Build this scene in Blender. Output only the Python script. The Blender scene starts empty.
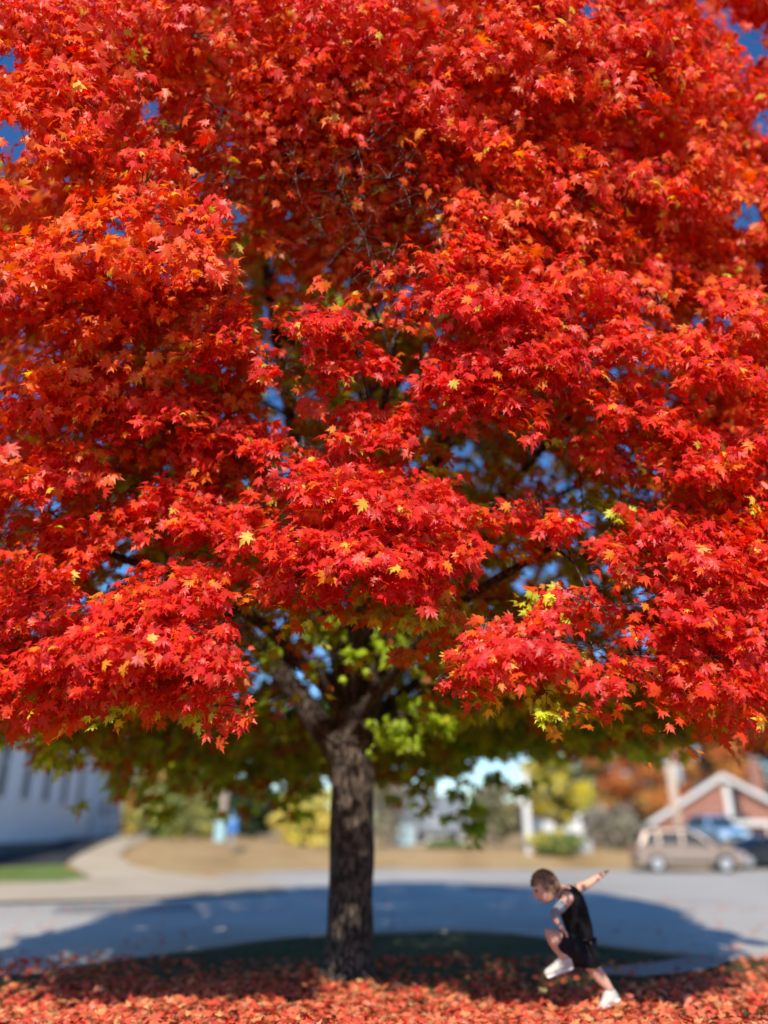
import bpy, bmesh, math, random
import numpy as np
from mathutils import Vector, Matrix
from mathutils.geometry import delaunay_2d_cdt
random.seed(7); rng = np.random.default_rng(7)
S = bpy.context.scene
col = S.collection
R = math.radians

# ------------------------------------------------------------------ camera
F = 770.0; PITCH = R(22.4); CAMZ = 1.6
CP, SP = math.cos(PITCH), math.sin(PITCH)
cam = bpy.data.cameras.new('camera'); camo = bpy.data.objects.new('camera', cam); col.objects.link(camo)
camo.location = (0, 0, CAMZ); camo.rotation_euler = (math.pi/2 + PITCH, 0, 0)
cam.sensor_fit = 'VERTICAL'; cam.sensor_height = 36; cam.sensor_width = 27
cam.lens = 36*F/1024; cam.clip_start = .05; cam.clip_end = 3000
cam.dof.use_dof = True; cam.dof.focus_distance = 5.6
cam.dof.aperture_fstop = (cam.lens/1000)/(77/F); cam.dof.aperture_blades = 0
S.camera = camo

def ray(px, py):
    u = (px-384)/F; v = (512-py)/F
    return Vector((u, CP - v*SP, SP + v*CP))
def at(px, py, Y):                      # world point seen at a pixel, at distance Y
    d = ray(px, py); return Vector((0, 0, CAMZ)) + d*(Y/d.y)
def at_t(px, py, t):
    return Vector((0, 0, CAMZ)) + ray(px, py)*t

def sstep(a, b, x):
    t = min(1, max(0, (x-a)/(b-a))); return t*t*(3-2*t)
def ground_z(x, y):
    k = sstep(-9, -2, x)
    y0 = 26*(1-k) + 39.5*k
    h = 1.25*(1-k) + .75*k
    L = 20*(1-k) + 7*k
    z = -.13 + h*sstep(y0, y0+L, y)
    return z + .02*math.sin(x*.7)*sstep(y0, y0+4, y)
def gpt(px, py, dz=0.0):
    d = ray(px, py); t = 3.0
    while t < 400:
        p = Vector((0, 0, CAMZ)) + d*t
        if p.z <= ground_z(p.x, p.y) + dz: return p
        t += .03 + t*.001
    return p

# ------------------------------------------------------------------ materials
def nt(name):
    m = bpy.data.materials.new(name); m.use_nodes = True
    n = m.node_tree; b = n.nodes['Principled BSDF']; return m, n, b
def mat(name, c, rough=.6, metal=0, spec=.5, var=.15, scale=6, bump=0, coat=0, c2=None):
    m, n, b = nt(name)
    tc = n.nodes.new('ShaderNodeTexCoord')
    no = n.nodes.new('ShaderNodeTexNoise'); no.inputs['Scale'].default_value = scale; no.inputs['Detail'].default_value = 6
    n.links.new(tc.outputs['Object'], no.inputs['Vector'])
    cr = n.nodes.new('ShaderNodeValToRGB')
    a = [max(0, v*(1-var)) for v in c]; d = list(c2) if c2 else [min(1, v*(1+var)) for v in c]
    cr.color_ramp.elements[0].position = .35; cr.color_ramp.elements[1].position = .65
    cr.color_ramp.elements[0].color = (*a, 1); cr.color_ramp.elements[1].color = (*d, 1)
    n.links.new(no.outputs['Fac'], cr.inputs['Fac']); n.links.new(cr.outputs['Color'], b.inputs['Base Color'])
    b.inputs['Roughness'].default_value = rough; b.inputs['Metallic'].default_value = metal
    b.inputs['Specular IOR Level'].default_value = spec; b.inputs['Coat Weight'].default_value = coat
    if bump:
        bp = n.nodes.new('ShaderNodeBump'); bp.inputs['Strength'].default_value = bump; bp.inputs['Distance'].default_value = .02
        n.links.new(no.outputs['Fac'], bp.inputs['Height']); n.links.new(bp.outputs['Normal'], b.inputs['Normal'])
    return m
def ground_mat(name, cols, s1, s2, rough=.9, bump=.3, speck=0):
    m, n, b = nt(name)
    tc = n.nodes.new('ShaderNodeTexCoord')
    n1 = n.nodes.new('ShaderNodeTexNoise'); n1.inputs['Scale'].default_value = s1; n1.inputs['Detail'].default_value = 5
    n2 = n.nodes.new('ShaderNodeTexNoise'); n2.inputs['Scale'].default_value = s2; n2.inputs['Detail'].default_value = 8
    for q in (n1, n2): n.links.new(tc.outputs['Object'], q.inputs['Vector'])
    mx = n.nodes.new('ShaderNodeMath'); mx.operation = 'MULTIPLY_ADD'
    n.links.new(n1.outputs['Fac'], mx.inputs[0]); mx.inputs[1].default_value = .65
    m2 = n.nodes.new('ShaderNodeMath'); m2.operation = 'MULTIPLY'; n.links.new(n2.outputs['Fac'], m2.inputs[0]); m2.inputs[1].default_value = .35
    n.links.new(m2.outputs[0], mx.inputs[2])
    cr = n.nodes.new('ShaderNodeValToRGB'); e = cr.color_ramp.elements
    e[0].position = .36; e[1].position = .64
    e[0].color = (*cols[0], 1); e[1].color = (*cols[-1], 1)
    for i, c in enumerate(cols[1:-1]):
        q = e.new(.36 + .28*(i+1)/(len(cols)-1)); q.color = (*c, 1)
    n.links.new(mx.outputs[0], cr.inputs['Fac'])
    out = cr.outputs['Color']
    n.links.new(out, b.inputs['Base Color']); b.inputs['Roughness'].default_value = rough
    b.inputs['Specular IOR Level'].default_value = .25
    bp = n.nodes.new('ShaderNodeBump'); bp.inputs['Strength'].default_value = bump; bp.inputs['Distance'].default_value = .02
    n.links.new(n2.outputs['Fac'], bp.inputs['Height']); n.links.new(bp.outputs['Normal'], b.inputs['Normal'])
    return m
def leaf_mat(name, trans=.3, rough=.5, spec=.35, tboost=1.0):
    m, n, b = nt(name)
    at_ = n.nodes.new('ShaderNodeAttribute'); at_.attribute_name = 'Col'
    n.links.new(at_.outputs['Color'], b.inputs['Base Color'])
    b.inputs['Roughness'].default_value = rough; b.inputs['Specular IOR Level'].default_value = spec
    tr = n.nodes.new('ShaderNodeBsdfTranslucent')
    g = n.nodes.new('ShaderNodeHueSaturation'); g.inputs['Saturation'].default_value = 1.1; g.inputs['Value'].default_value = tboost
    n.links.new(at_.outputs['Color'], g.inputs['Color']); n.links.new(g.outputs['Color'], tr.inputs['Color'])
    mx = n.nodes.new('ShaderNodeMixShader'); mx.inputs[0].default_value = trans
    n.links.new(b.outputs[0], mx.inputs[1]); n.links.new(tr.outputs[0], mx.inputs[2])
    n.links.new(mx.outputs[0], n.nodes['Material Output'].inputs[0])
    return m
def bark_mat(name, dark, light, scale=9):
    m, n, b = nt(name)
    tc = n.nodes.new('ShaderNodeTexCoord')
    mp = n.nodes.new('ShaderNodeMapping'); mp.inputs['Scale'].default_value = (1, 1, .22)
    n.links.new(tc.outputs['Object'], mp.inputs['Vector'])
    v = n.nodes.new('ShaderNodeTexVoronoi'); v.feature = 'DISTANCE_TO_EDGE'; v.inputs['Scale'].default_value = scale*2.2
    no = n.nodes.new('ShaderNodeTexNoise'); no.inputs['Scale'].default_value = scale; no.inputs['Detail'].default_value = 9; no.inputs['Roughness'].default_value = .65
    wr = n.nodes.new('ShaderNodeVectorMath'); wr.operation = 'ADD'
    sc = n.nodes.new('ShaderNodeVectorMath'); sc.operation = 'SCALE'; sc.inputs['Scale'].default_value = .12
    n.links.new(mp.outputs[0], no.inputs['Vector']); n.links.new(no.outputs['Color'], sc.inputs[0])
    n.links.new(mp.outputs[0], wr.inputs[0]); n.links.new(sc.outputs[0], wr.inputs[1]); n.links.new(wr.outputs[0], v.inputs['Vector'])
    mul = n.nodes.new('ShaderNodeMath'); mul.operation = 'MULTIPLY'; mul.use_clamp = True
    ad = n.nodes.new('ShaderNodeMath'); ad.operation = 'MULTIPLY'; ad.inputs[1].default_value = 4.0; ad.use_clamp = True
    n.links.new(v.outputs['Distance'], ad.inputs[0]); n.links.new(ad.outputs[0], mul.inputs[0]); n.links.new(no.outputs['Fac'], mul.inputs[1])
    cr = n.nodes.new('ShaderNodeValToRGB'); cr.color_ramp.elements[0].color = (*dark, 1); cr.color_ramp.elements[1].color = (*light, 1)
    cr.color_ramp.elements[1].position = .6
    n.links.new(mul.outputs[0], cr.inputs[0]); n.links.new(cr.outputs[0], b.inputs['Base Color'])
    b.inputs['Roughness'].default_value = .9; b.inputs['Specular IOR Level'].default_value = .2
    bp = n.nodes.new('ShaderNodeBump'); bp.inputs['Strength'].default_value = .9; bp.inputs['Distance'].default_value = .03
    n.links.new(mul.outputs[0], bp.inputs['Height']); n.links.new(bp.outputs[0], b.inputs['Normal'])
    return m
def stripe_mat(name, c, step, vertical=False, rough=.6):     # clapboard: dark lap line every step metres
    m, n, b = nt(name)
    tc = n.nodes.new('ShaderNodeTexCoord'); sp = n.nodes.new('ShaderNodeSeparateXYZ')
    n.links.new(tc.outputs['Object'], sp.inputs[0])
    d = n.nodes.new('ShaderNodeMath'); d.operation = 'DIVIDE'; d.inputs[1].default_value = step
    n.links.new(sp.outputs['X' if vertical else 'Z'], d.inputs[0])
    f = n.nodes.new('ShaderNodeMath'); f.operation = 'FRACT'; n.links.new(d.outputs[0], f.inputs[0])
    cr = n.nodes.new('ShaderNodeValToRGB'); e = cr.color_ramp.elements
    e[0].position = 0; e[0].color = (*[v*.45 for v in c], 1); e[1].position = .14; e[1].color = (*c, 1)
    n.links.new(f.outputs[0], cr.inputs[0])
    no = n.nodes.new('ShaderNodeTexNoise'); no.inputs['Scale'].default_value = 1.2; no.inputs['Detail'].default_value = 6
    n.links.new(tc.outputs['Object'], no.inputs['Vector'])
    mx = n.nodes.new('ShaderNodeMix'); mx.data_type = 'RGBA'; mx.blend_type = 'MULTIPLY'; mx.inputs[0].default_value = .25
    n.links.new(cr.outputs[0], mx.inputs[6]); n.links.new(no.outputs['Color'], mx.inputs[7]); n.links.new(mx.outputs[2], b.inputs['Base Color'])
    b.inputs['Roughness'].default_value = rough
    return m
def brick_mat(name):
    m, n, b = nt(name)
    tc = n.nodes.new('ShaderNodeTexCoord'); mp = n.nodes.new('ShaderNodeMapping'); mp.inputs['Rotation'].default_value = (math.pi/2, 0, 0)
    n.links.new(tc.outputs['Object'], mp.inputs[0])
    br = n.nodes.new('ShaderNodeTexBrick'); br.inputs['Scale'].default_value = 1
    br.inputs['Color1'].default_value = (.36, .11, .06, 1); br.inputs['Color2'].default_value = (.27, .075, .045, 1); br.inputs['Mortar'].default_value = (.4, .33, .28, 1)
    br.inputs['Brick Width'].default_value = .22; br.inputs['Row Height'].default_value = .075; br.inputs['Mortar Size'].default_value = .008
    n.links.new(mp.outputs[0], br.inputs['Vector']); n.links.new(br.outputs['Color'], b.inputs['Base Color']); b.inputs['Roughness'].default_value = .85
    return m
def glass_mat(name, c, rough=.08):
    return mat(name, c, rough*2.5, 0, .12, .1, 3)

M = dict(
    leaf=leaf_mat('maple_leaf', .42, .42, .4, 1.35), litter=leaf_mat('fallen_leaf', .08, .65, .25),
    bgleaf=leaf_mat('background_leaf', .25, .7, .2), grass=leaf_mat('grass_blade', .25, .6, .3),
    bark=bark_mat('maple_bark', (.007, .0045, .004), (.24, .185, .15), 11),
    twig=mat('twig_bark', (.09, .065, .05), .8, var=.4, scale=20), bgbark=bark_mat('grey_bark', (.05, .04, .035), (.25, .21, .18), 4),
    ground=ground_mat('dry_grass', [(.32, .22, .09), (.48, .30, .13), (.54, .36, .17), (.40, .30, .12)], .35, 14, bump=.6),
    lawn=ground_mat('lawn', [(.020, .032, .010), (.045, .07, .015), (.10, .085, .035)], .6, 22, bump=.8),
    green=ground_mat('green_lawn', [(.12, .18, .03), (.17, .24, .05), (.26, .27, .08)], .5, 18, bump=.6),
    road=ground_mat('asphalt', [(.42, .38, .325), (.53, .485, .415), (.60, .55, .475)], .22, 60, bump=.25),
    walk=ground_mat('concrete', [(.52, .41, .27), (.60, .48, .33), (.66, .54, .38)], .5, 30, bump=.15),
    pad=ground_mat('pad_concrete', [(.28, .28, .27), (.34, .34, .33), (.38, .38, .36)], .5, 30, bump=.15),
    patch=ground_mat('asphalt_patch', [(.25, .235, .21), (.30, .285, .26), (.36, .34, .30)], .4, 40, bump=.3),
    shaded_drive=ground_mat('shaded_asphalt', [(.03, .03, .03), (.045, .045, .045), (.06, .06, .06)], .5, 40, bump=.3),  # asphalt colour darkened to hold the white building's shadow
    siding=stripe_mat('white_siding', (.86, .87, .88), .13), white=mat('white_paint', (.75, .74, .72), .5, var=.06),
    brick=brick_mat('red_brick'), roof=stripe_mat('grey_shingle', (.20, .20, .205), .2), darkroof=mat('dark_shingle', (.09, .09, .095), .9, var=.3, scale=20),
    cream=mat('cream_paint', (.62, .5, .4), .6, var=.08), glass=glass_mat('window_glass', (.012, .016, .024), .15),
    dimglass=mat('dim_window_glass', (.015, .017, .022), .75, 0, .05, .2, 2),
    found=mat('foundation', (.11, .11, .115), .9, var=.2, bump=.3), rail=mat('rail_metal', (.08, .08, .09), .5, .3),
    tan=mat('tan_car_paint', (.33, .25, .205), .38, .3, .5, .03, coat=.4), navy=mat('dark_car_paint', (.012, .014, .022), .3, .2, .5, .03, coat=.7),
    sky=mat('blue_car_paint', (.32, .58, .85), .3, .2, .5, .03, coat=.7), tyre=mat('tyre', (.015, .015, .016), .85, var=.2, scale=30),
    rim=mat('alloy_rim', (.6, .6, .6), .35, .7, var=.05), trim=mat('black_trim', (.02, .02, .02), .6), lamp=mat('lamp_lens', (.7, .68, .64), .12, .1, .8, .05),
    redlamp=mat('tail_lens', (.35, .01, .01), .2), chrome=mat('chrome', (.6, .6, .6), .2, .9, var=.03),
    skin=mat('skin', (.74, .43, .31), .55, 0, .35, .06, 8), hair=mat('brown_hair', (.24, .13, .07), .65, var=.5, scale=30, bump=.5),
    black=mat('black_cloth', (.012, .013, .015), .9, 0, .1, .3, 12, bump=.3), short=mat('black_shorts_cloth', (.016, .017, .020), .85, 0, .1, .3, 12, bump=.3),
    grey=mat('grey_cloth', (.24, .26, .30), .9, 0, .1, .1, 12, bump=.3), shoe=mat('shoe', (.62, .6, .55), .7, var=.12, scale=14), sole=mat('shoe_sole', (.7, .68, .64), .8),
    eye=mat('eye', (.03, .02, .015), .2), lip=mat('lip', (.5, .17, .13), .5), sock=mat('sock', (.7, .69, .66), .9),
    pole=bark_mat('weathered_pole', (.3, .24, .18), (.55, .46, .37), 6), boxblue=mat('blue_box_paint', (.04, .20, .62), .45, var=.1), boxpale=mat('pale_box_paint', (.35, .58, .66), .5, var=.1),
    galv=mat('galvanised', (.42, .44, .46), .5, .4, var=.1))

# ------------------------------------------------------------------ object helpers
def link(name, me, m=None, parent=None, loc=None):
    o = bpy.data.objects.new(name, me); col.objects.link(o)
    if m is not None: me.materials.append(m)
    if parent is not None: o.parent = parent
    if loc is not None: o.location = loc
    return o
def tag(o, label=None, cat=None, group=None, kind=None):
    if label: o['label'] = label
    if cat: o['category'] = cat
    if group: o['group'] = group
    if kind: o['kind'] = kind
    return o
def empty(name, loc, label, cat, group=None, rz=0):
    o = bpy.data.objects.new(name, None); col.objects.link(o); o.location = loc; o.rotation_euler = (0, 0, rz)
    return tag(o, label, cat, group)
def from_np(name, V, Fc, m, parent=None, cols=None, smooth=False):
    me = bpy.data.meshes.new(name)
    V = np.asarray(V, dtype=np.float32); Fc = np.asarray(Fc, dtype=np.int32)
    k = Fc.shape[1]
    me.vertices.add(len(V)); me.vertices.foreach_set('co', V.ravel())
    me.loops.add(Fc.size); me.loops.foreach_set('vertex_index', Fc.ravel())
    me.polygons.add(len(Fc)); me.polygons.foreach_set('loop_start', np.arange(0, Fc.size, k, dtype=np.int32))
    me.polygons.foreach_set('loop_total', np.full(len(Fc), k, dtype=np.int32))
    if smooth: me.polygons.foreach_set('use_smooth', np.ones(len(Fc), dtype=bool))
    me.update(calc_edges=True)
    if cols is not None:
        a = me.color_attributes.new('Col', 'FLOAT_COLOR', 'POINT')
        c = np.concatenate([np.asarray(cols, dtype=np.float32), np.ones((len(V), 1), np.float32)], 1)
        a.data.foreach_set('color', c.ravel())
    return link(name, me, m, parent)

class MB:
    def __init__(s): s.bm = bmesh.new()
    def box(s, c, d, rz=0, bevel=0, taper=None):
        r = bmesh.ops.create_cube(s.bm, size=1); vs = r['verts']
        for v in vs:
            k = 1
            if taper and v.co.z > 0: k = taper
            v.co = Vector((v.co.x*d[0]*k, v.co.y*d[1]*k, v.co.z*d[2]))
        if bevel:
            es = list({e for v in vs for e in v.link_edges})
            rr = bmesh.ops.bevel(s.bm, geom=es, offset=bevel, segments=2, affect='EDGES', profile=.5)
            vs = list(set(rr['verts']) | {v for v in vs if v.is_valid})
        rot = Matrix.Rotation(rz, 3, 'Z')
        for v in vs: v.co = rot @ v.co + Vector(c)
        return s
    def tube(s, pts, rad, n=8, cap=True):
        pts = [Vector(p) for p in pts]; rad = rad if isinstance(rad, (list, tuple)) else [rad]*len(pts)
        rings = []; prev = None
        for i, p in enumerate(pts):
            t = (pts[min(i+1, len(pts)-1)] - pts[max(i-1, 0)]).normalized()
            if prev is None:
                a = Vector((1, 0, 0)) if abs(t.x) < .8 else Vector((0, 1, 0))
                u = t.cross(a).normalized()
            else: u = (prev - t*prev.dot(t)).normalized()
            prev = u; w = t.cross(u)
            rings.append([s.bm.verts.new(p + (u*math.cos(2*math.pi*k/n) + w*math.sin(2*math.pi*k/n))*rad[i]) for k in range(n)])
        for a, b in zip(rings, rings[1:]):
            for k in range(n):
                f = s.bm.faces.new((a[k], a[(k+1) % n], b[(k+1) % n], b[k])); f.smooth = True
        if cap:
            try: s.bm.faces.new(rings[0][::-1]); s.bm.faces.new(rings[-1])
            except ValueError: pass
        return s
    def prism(s, poly, y0, y1, axis='y', smooth=False):     # poly in (x,z), extruded along y ; axis 'x': poly in (y,z)
        f = (lambda a, b, c: (a, c, b)) if axis == 'y' else (lambda a, b, c: (c, a, b))
        A = [s.bm.verts.new(f(a, b, y0)) for a, b in poly]; B = [s.bm.verts.new(f(a, b, y1)) for a, b in poly]
        s.bm.faces.new(A); s.bm.faces.new(B[::-1]); n = len(poly)
        for k in range(n): s.bm.faces.new((A[k], B[k], B[(k+1) % n], A[(k+1) % n]))
        return s
    def quad(s, *p):
        s.bm.faces.new([s.bm.verts.new(q) for q in p]); return s
    def ball(s, c, r, sub=3, rot=None):
        q = bmesh.ops.create_icosphere(s.bm, subdivisions=sub, radius=1)
        for v in q['verts']:
            p = Vector((v.co.x*r[0], v.co.y*r[1], v.co.z*r[2]))
            v.co = (rot @ p if rot else p) + Vector(c)
            for f in v.link_faces: f.smooth = True
        return s
    def build(s, name, m, parent=None, loc=None, recalc=True):
        if recalc: bmesh.ops.recalc_face_normals(s.bm, faces=s.bm.faces)
        me = bpy.data.meshes.new(name); s.bm.to_mesh(me); s.bm.free()
        return link(name, me, m, parent, loc)

def drape(name, poly, dz, m, step=1.0, zfun=None, kind='structure'):
    pts = [Vector((p[0], p[1])) for p in poly]; n = len(pts)
    xs = [p.x for p in pts]; ys = [p.y for p in pts]
    def inside(x, y):
        c = False
        for i in range(n):
            a, b = pts[i], pts[i-1]
            if (a.y > y) != (b.y > y) and x < (b.x-a.x)*(y-a.y)/(b.y-a.y)+a.x: c = not c
        return c
    ext = []
    x = min(xs)
    while x < max(xs):
        y = min(ys)
        while y < max(ys):
            q = (x+random.uniform(-.2, .2)*step, y+random.uniform(-.2, .2)*step)
            if inside(*q): ext.append(Vector(q))
            y += step
        x += step
    r = delaunay_2d_cdt(pts+ext, [], [list(range(n))], 1, 1e-4)
    zf = zfun or ground_z
    V = [(v.x, v.y, zf(v.x, v.y)+dz) for v in r[0]]
    me = bpy.data.meshes.new(name); me.from_pydata(V, [], r[2]); me.update()
    if me.polygons and me.polygons[0].normal.z < 0: me.flip_normals()
    o = link(name, me, m); tag(o, kind=kind); return o

# ------------------------------------------------------------------ light and sky
EL = R(34.5); SX = -.09
sund = Vector((SX, -1, math.tan(EL)*math.hypot(SX, 1))).normalized()
sl = bpy.data.lights.new('sun', 'SUN'); sl.energy = 5.0; sl.angle = R(.5); sl.color = (1, .925, .80)
so = bpy.data.objects.new('sun', sl); col.objects.link(so); so.rotation_euler = sund.to_track_quat('Z', 'Y').to_euler()
W = bpy.data.worlds.new('World'); S.world = W; W.use_nodes = True
wn = W.node_tree; st = wn.nodes.new('ShaderNodeTexSky'); st.sky_type = 'NISHITA'; st.sun_disc = False
st.sun_elevation = EL; st.sun_rotation = math.atan2(SX, -1) % (2*math.pi); st.air_density = 1.0; st.dust_density = .05; st.ozone_density = 1.6
hs_ = wn.nodes.new('ShaderNodeHueSaturation'); hs_.inputs['Saturation'].default_value = 1.25
wn.links.new(st.outputs[0], hs_.inputs['Color']); tn_ = wn.nodes.new('ShaderNodeMix'); tn_.data_type = 'RGBA'; tn_.blend_type = 'MULTIPLY'; tn_.inputs[0].default_value = 1; tn_.inputs[7].default_value = (.74, .90, 1.12, 1)
wn.links.new(hs_.outputs[0], tn_.inputs[6]); wn.links.new(tn_.outputs[2], wn.nodes['Background'].inputs[0]); wn.nodes['Background'].inputs[1].default_value = .15
S.view_settings.view_transform = 'Standard'; S.view_settings.look = 'None'; S.view_settings.exposure = 0
S.render.engine = 'CYCLES'; cy = S.cycles
cy.use_denoising = True; cy.max_bounces = 8; cy.diffuse_bounces = 4; cy.glossy_bounces = 3; cy.transmission_bounces = 5
cy.use_adaptive_sampling = True; cy.adaptive_threshold = .015; cy.sample_clamp_indirect = 8

# ------------------------------------------------------------------ ground
gx = sorted(set([round(-60+i*1.5, 2) for i in range(81)] + [-900, -400, -200, -120, -85, 85, 120, 200, 400, 900]))
gy = sorted(set([round(-12+i*1.5, 2) for i in range(74)] + [-60, -25, 110, 140, 200, 350, 700, 1500]))
LAWN_PX = [(-140, 986), (0, 978), (60, 972), (100, 966), (200, 951), (270, 942), (330, 937), (400, 932), (450, 931), (510, 935), (560, 942), (640, 951), (700, 957), (768, 961), (900, 968)]
edge = []
for a in LAWN_PX:
    d = ray(*a); t = (0-CAMZ)/d.z; edge.append((d.x*t, d.y*t))
def smooth_line(P, k=4):
    out = []
    for i in range(len(P)-1):
        p0 = P[max(i-1, 0)]; p1 = P[i]; p2 = P[i+1]; p3 = P[min(i+2, len(P)-1)]
        for j in range(k):
            t = j/k
            out.append(tuple(.5*((2*p1[c])+(-p0[c]+p2[c])*t+(2*p0[c]-5*p1[c]+4*p2[c]-p3[c])*t*t+(-p0[c]+3*p1[c]-3*p2[c]+p3[c])*t**3) for c in (0, 1)))
    return out+[P[-1]]
edge = smooth_line(edge)
V = []; Fc = []
for y in gy:
    for x in gx:
        V.append((x, y, ground_z(x, y)-.03))
nx = len(gx)
for j in range(len(gy)-1):
    for i in range(nx-1): Fc.append((j*nx+i, j*nx+i+1, (j+1)*nx+i+1, (j+1)*nx+i))
g = from_np('ground', V, Fc, M['ground'], smooth=True); tag(g, kind='structure')

def lawn_z(x, y): return .035*math.sin(x*1.3+.5)*math.cos(y*1.1) + .10*sstep(8.5, 6.5, y)
lawn_poly = [(-30, edge[0][1]-1.5)] + edge + [(30, edge[-1][1]-2.5), (30, -8), (-30, -8)]
drape('lawn', lawn_poly, 0, M['lawn'], .6, lawn_z)
# kerb along the lawn
kb = MB(); kp = [(-30, edge[0][1]-1.5)] + edge + [(30, edge[-1][1]-2.5)]
for i in range(len(kp)-1):
    a = Vector(kp[i]); b = Vector(kp[i+1]); d = (b-a).normalized(); nrm = Vector((-d.y, d.x))*.14
    za = .02; L = [(a.x, a.y, -.16), (a.x+nrm.x, a.y+nrm.y, -.16), (a.x+nrm.x, a.y+nrm.y, za-.01), (a.x, a.y, za+.02)]
    H = [(b.x, b.y, -.16), (b.x+nrm.x, b.y+nrm.y, -.16), (b.x+nrm.x, b.y+nrm.y, za-.01), (b.x, b.y, za+.02)]
    kb.quad(L[1], H[1], H[2], L[2]); kb.quad(L[2], H[2], H[3], L[3]); kb.quad(L[3], H[3], H[0], L[0])
bmesh.ops.remove_doubles(kb.bm, verts=kb.bm.verts, dist=.01)
tag(kb.build('kerb', M['pad']), kind='structure')
# road
rp = [(-60, -11), (60, -11), (60, 39), (2, 39.2)]
rp += [tuple(gpt(*q).xy) for q in [(385, 868.5), (330, 869.5), (280, 871.5), (235, 873.5), (215, 876), (212, 879), (265, 886), (278, 894), (150, 900), (0, 905)]]
rp += [(-60, 24)]
drape('road', rp, 0.0, M['road'], 2.5)
for (q0, q1, q2, q3) in [((470, 884), (560, 883), (575, 890), (468, 891)), ((60, 905.5), (190, 903), (200, 911), (50, 914))]:
    drape('asphalt', [tuple(gpt(*q).xy) for q in (q0, q1, q2, q3)], .005, M['patch'], 2.0)
# concrete walk with the path leading up to the white building
wp = [tuple(gpt(*q).xy) for q in [(0, 905), (150, 900), (278, 894.5), (287, 890), (283, 886), (255, 881), (205, 878.5), (160, 874), (130, 866), (118, 858), (128, 848), (148, 839), (163, 835.5), (138, 835), (118, 839), (100, 846), (80, 856), (68, 864), (78, 873), (92, 880), (60, 884), (0, 885)]]
wp = [(-40, 22.5)] + wp + [(-40, 27.5)]
drape('walkway', wp, .06, M['walk'], 1.0)
lp = [tuple(gpt(*q).xy) for q in [(0, 886), (60, 885), (92, 881.5), (76, 873), (60, 866), (0, 869)]]
drape('verge', [(-40, 27.6)] + lp + [(-40, 33)], .05, M['green'], 1.0)
# small concrete pad in the lawn on the right
pp = []
for q in [(588, 972), (640, 975), (700, 969), (742, 958), (712, 953), (650, 960), (600, 965)]:
    d = ray(*q); t = (0.03-CAMZ)/d.z; pp.append((d.x*t, d.y*t))
drape('pavement', pp, .03, M['pad'], .4, lawn_z)

# ------------------------------------------------------------------ leaves
HALF = [(.27, -.08), (.19, .09), (.56, .24), (.30, .33), (.48, .64), (.11, .49), (.20, .74), (.08, .77)]
def leaf_proto(full=True, seed=0):
    r = random.Random(seed)
    H = HALF if full else [(.30, -.05), (.25, .12), (.55, .42), (.14, .46), (.22, .72)]
    right = [(x*r.uniform(.9, 1.1), y*r.uniform(.95, 1.05)) for x, y in H]
    left = [(-x*r.uniform(.9, 1.1), y*r.uniform(.95, 1.05)) for x, y in H]
    out = [(0, 0)] + right + [(r.uniform(-.06, .06), 1.10)] + left[::-1]
    P = [(0, .30)] + out
    c1 = r.uniform(.05, .9); c2 = r.uniform(-.3, .75); tw = r.uniform(-.5, .5)
    V = []
    for x, y in P:
        yy = y-.3
        z = -c1*x*x*1.3 - c2*yy*abs(yy)*.9 + tw*x*yy + (.07*abs(x) if r.random() < .9 else 0) + r.uniform(-.025, .025)
        V.append((x, y, z))
    n = len(out); Fc = [(0, 1+k, 1+(k+1) % n) for k in range(n)]
    tipw = np.array([0]+[min(1, math.hypot(x, y-.3)*1.3) for x, y in out])
    return np.array(V), np.array(Fc), tipw
PF = [leaf_proto(True, i) for i in range(18)]; PS = [leaf_proto(False, 50+i) for i in range(6)]

def leaf_mesh(name, pos, N, T, size, colr, m, parent=None, protos=PF, ctr=(1.25, 1.6, 1.3)):
    pos = np.asarray(pos); N = np.asarray(N); T = np.asarray(T); size = np.asarray(size); colr = np.asarray(colr)
    N = N/np.linalg.norm(N, axis=1, keepdims=True)
    T = T - N*np.sum(T*N, 1, keepdims=True); T /= np.linalg.norm(T, axis=1, keepdims=True)+1e-9
    B = np.cross(T, N)
    which = rng.integers(0, len(protos), len(pos))
    Vs = []; Fs = []; Cs = []; off = 0
    for k, (PV, PFc, tw) in enumerate(protos):
        i = np.where(which == k)[0]
        if not len(i): continue
        p = PV[None, :, :]*size[i][:, None, None]
        X = pos[i][:, None, :] + p[..., 0:1]*B[i][:, None, :] + p[..., 1:2]*T[i][:, None, :] + p[..., 2:3]*N[i][:, None, :]
        Vs.append(X.reshape(-1, 3)); nv = len(PV)
        Fs.append((PFc[None] + (np.arange(len(i))*nv)[:, None, None] + off).reshape(-1, 3)); off += nv*len(i)
        c = colr[i][:, None, :]; cc = c*np.array(ctr)[None, None]
        Cs.append((cc*(1-tw)[None, :, None] + c*tw[None, :, None]).reshape(-1, 3))
    return from_np(name, np.concatenate(Vs), np.concatenate(Fs), m, parent, np.clip(np.concatenate(Cs), 0, .95))

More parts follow.
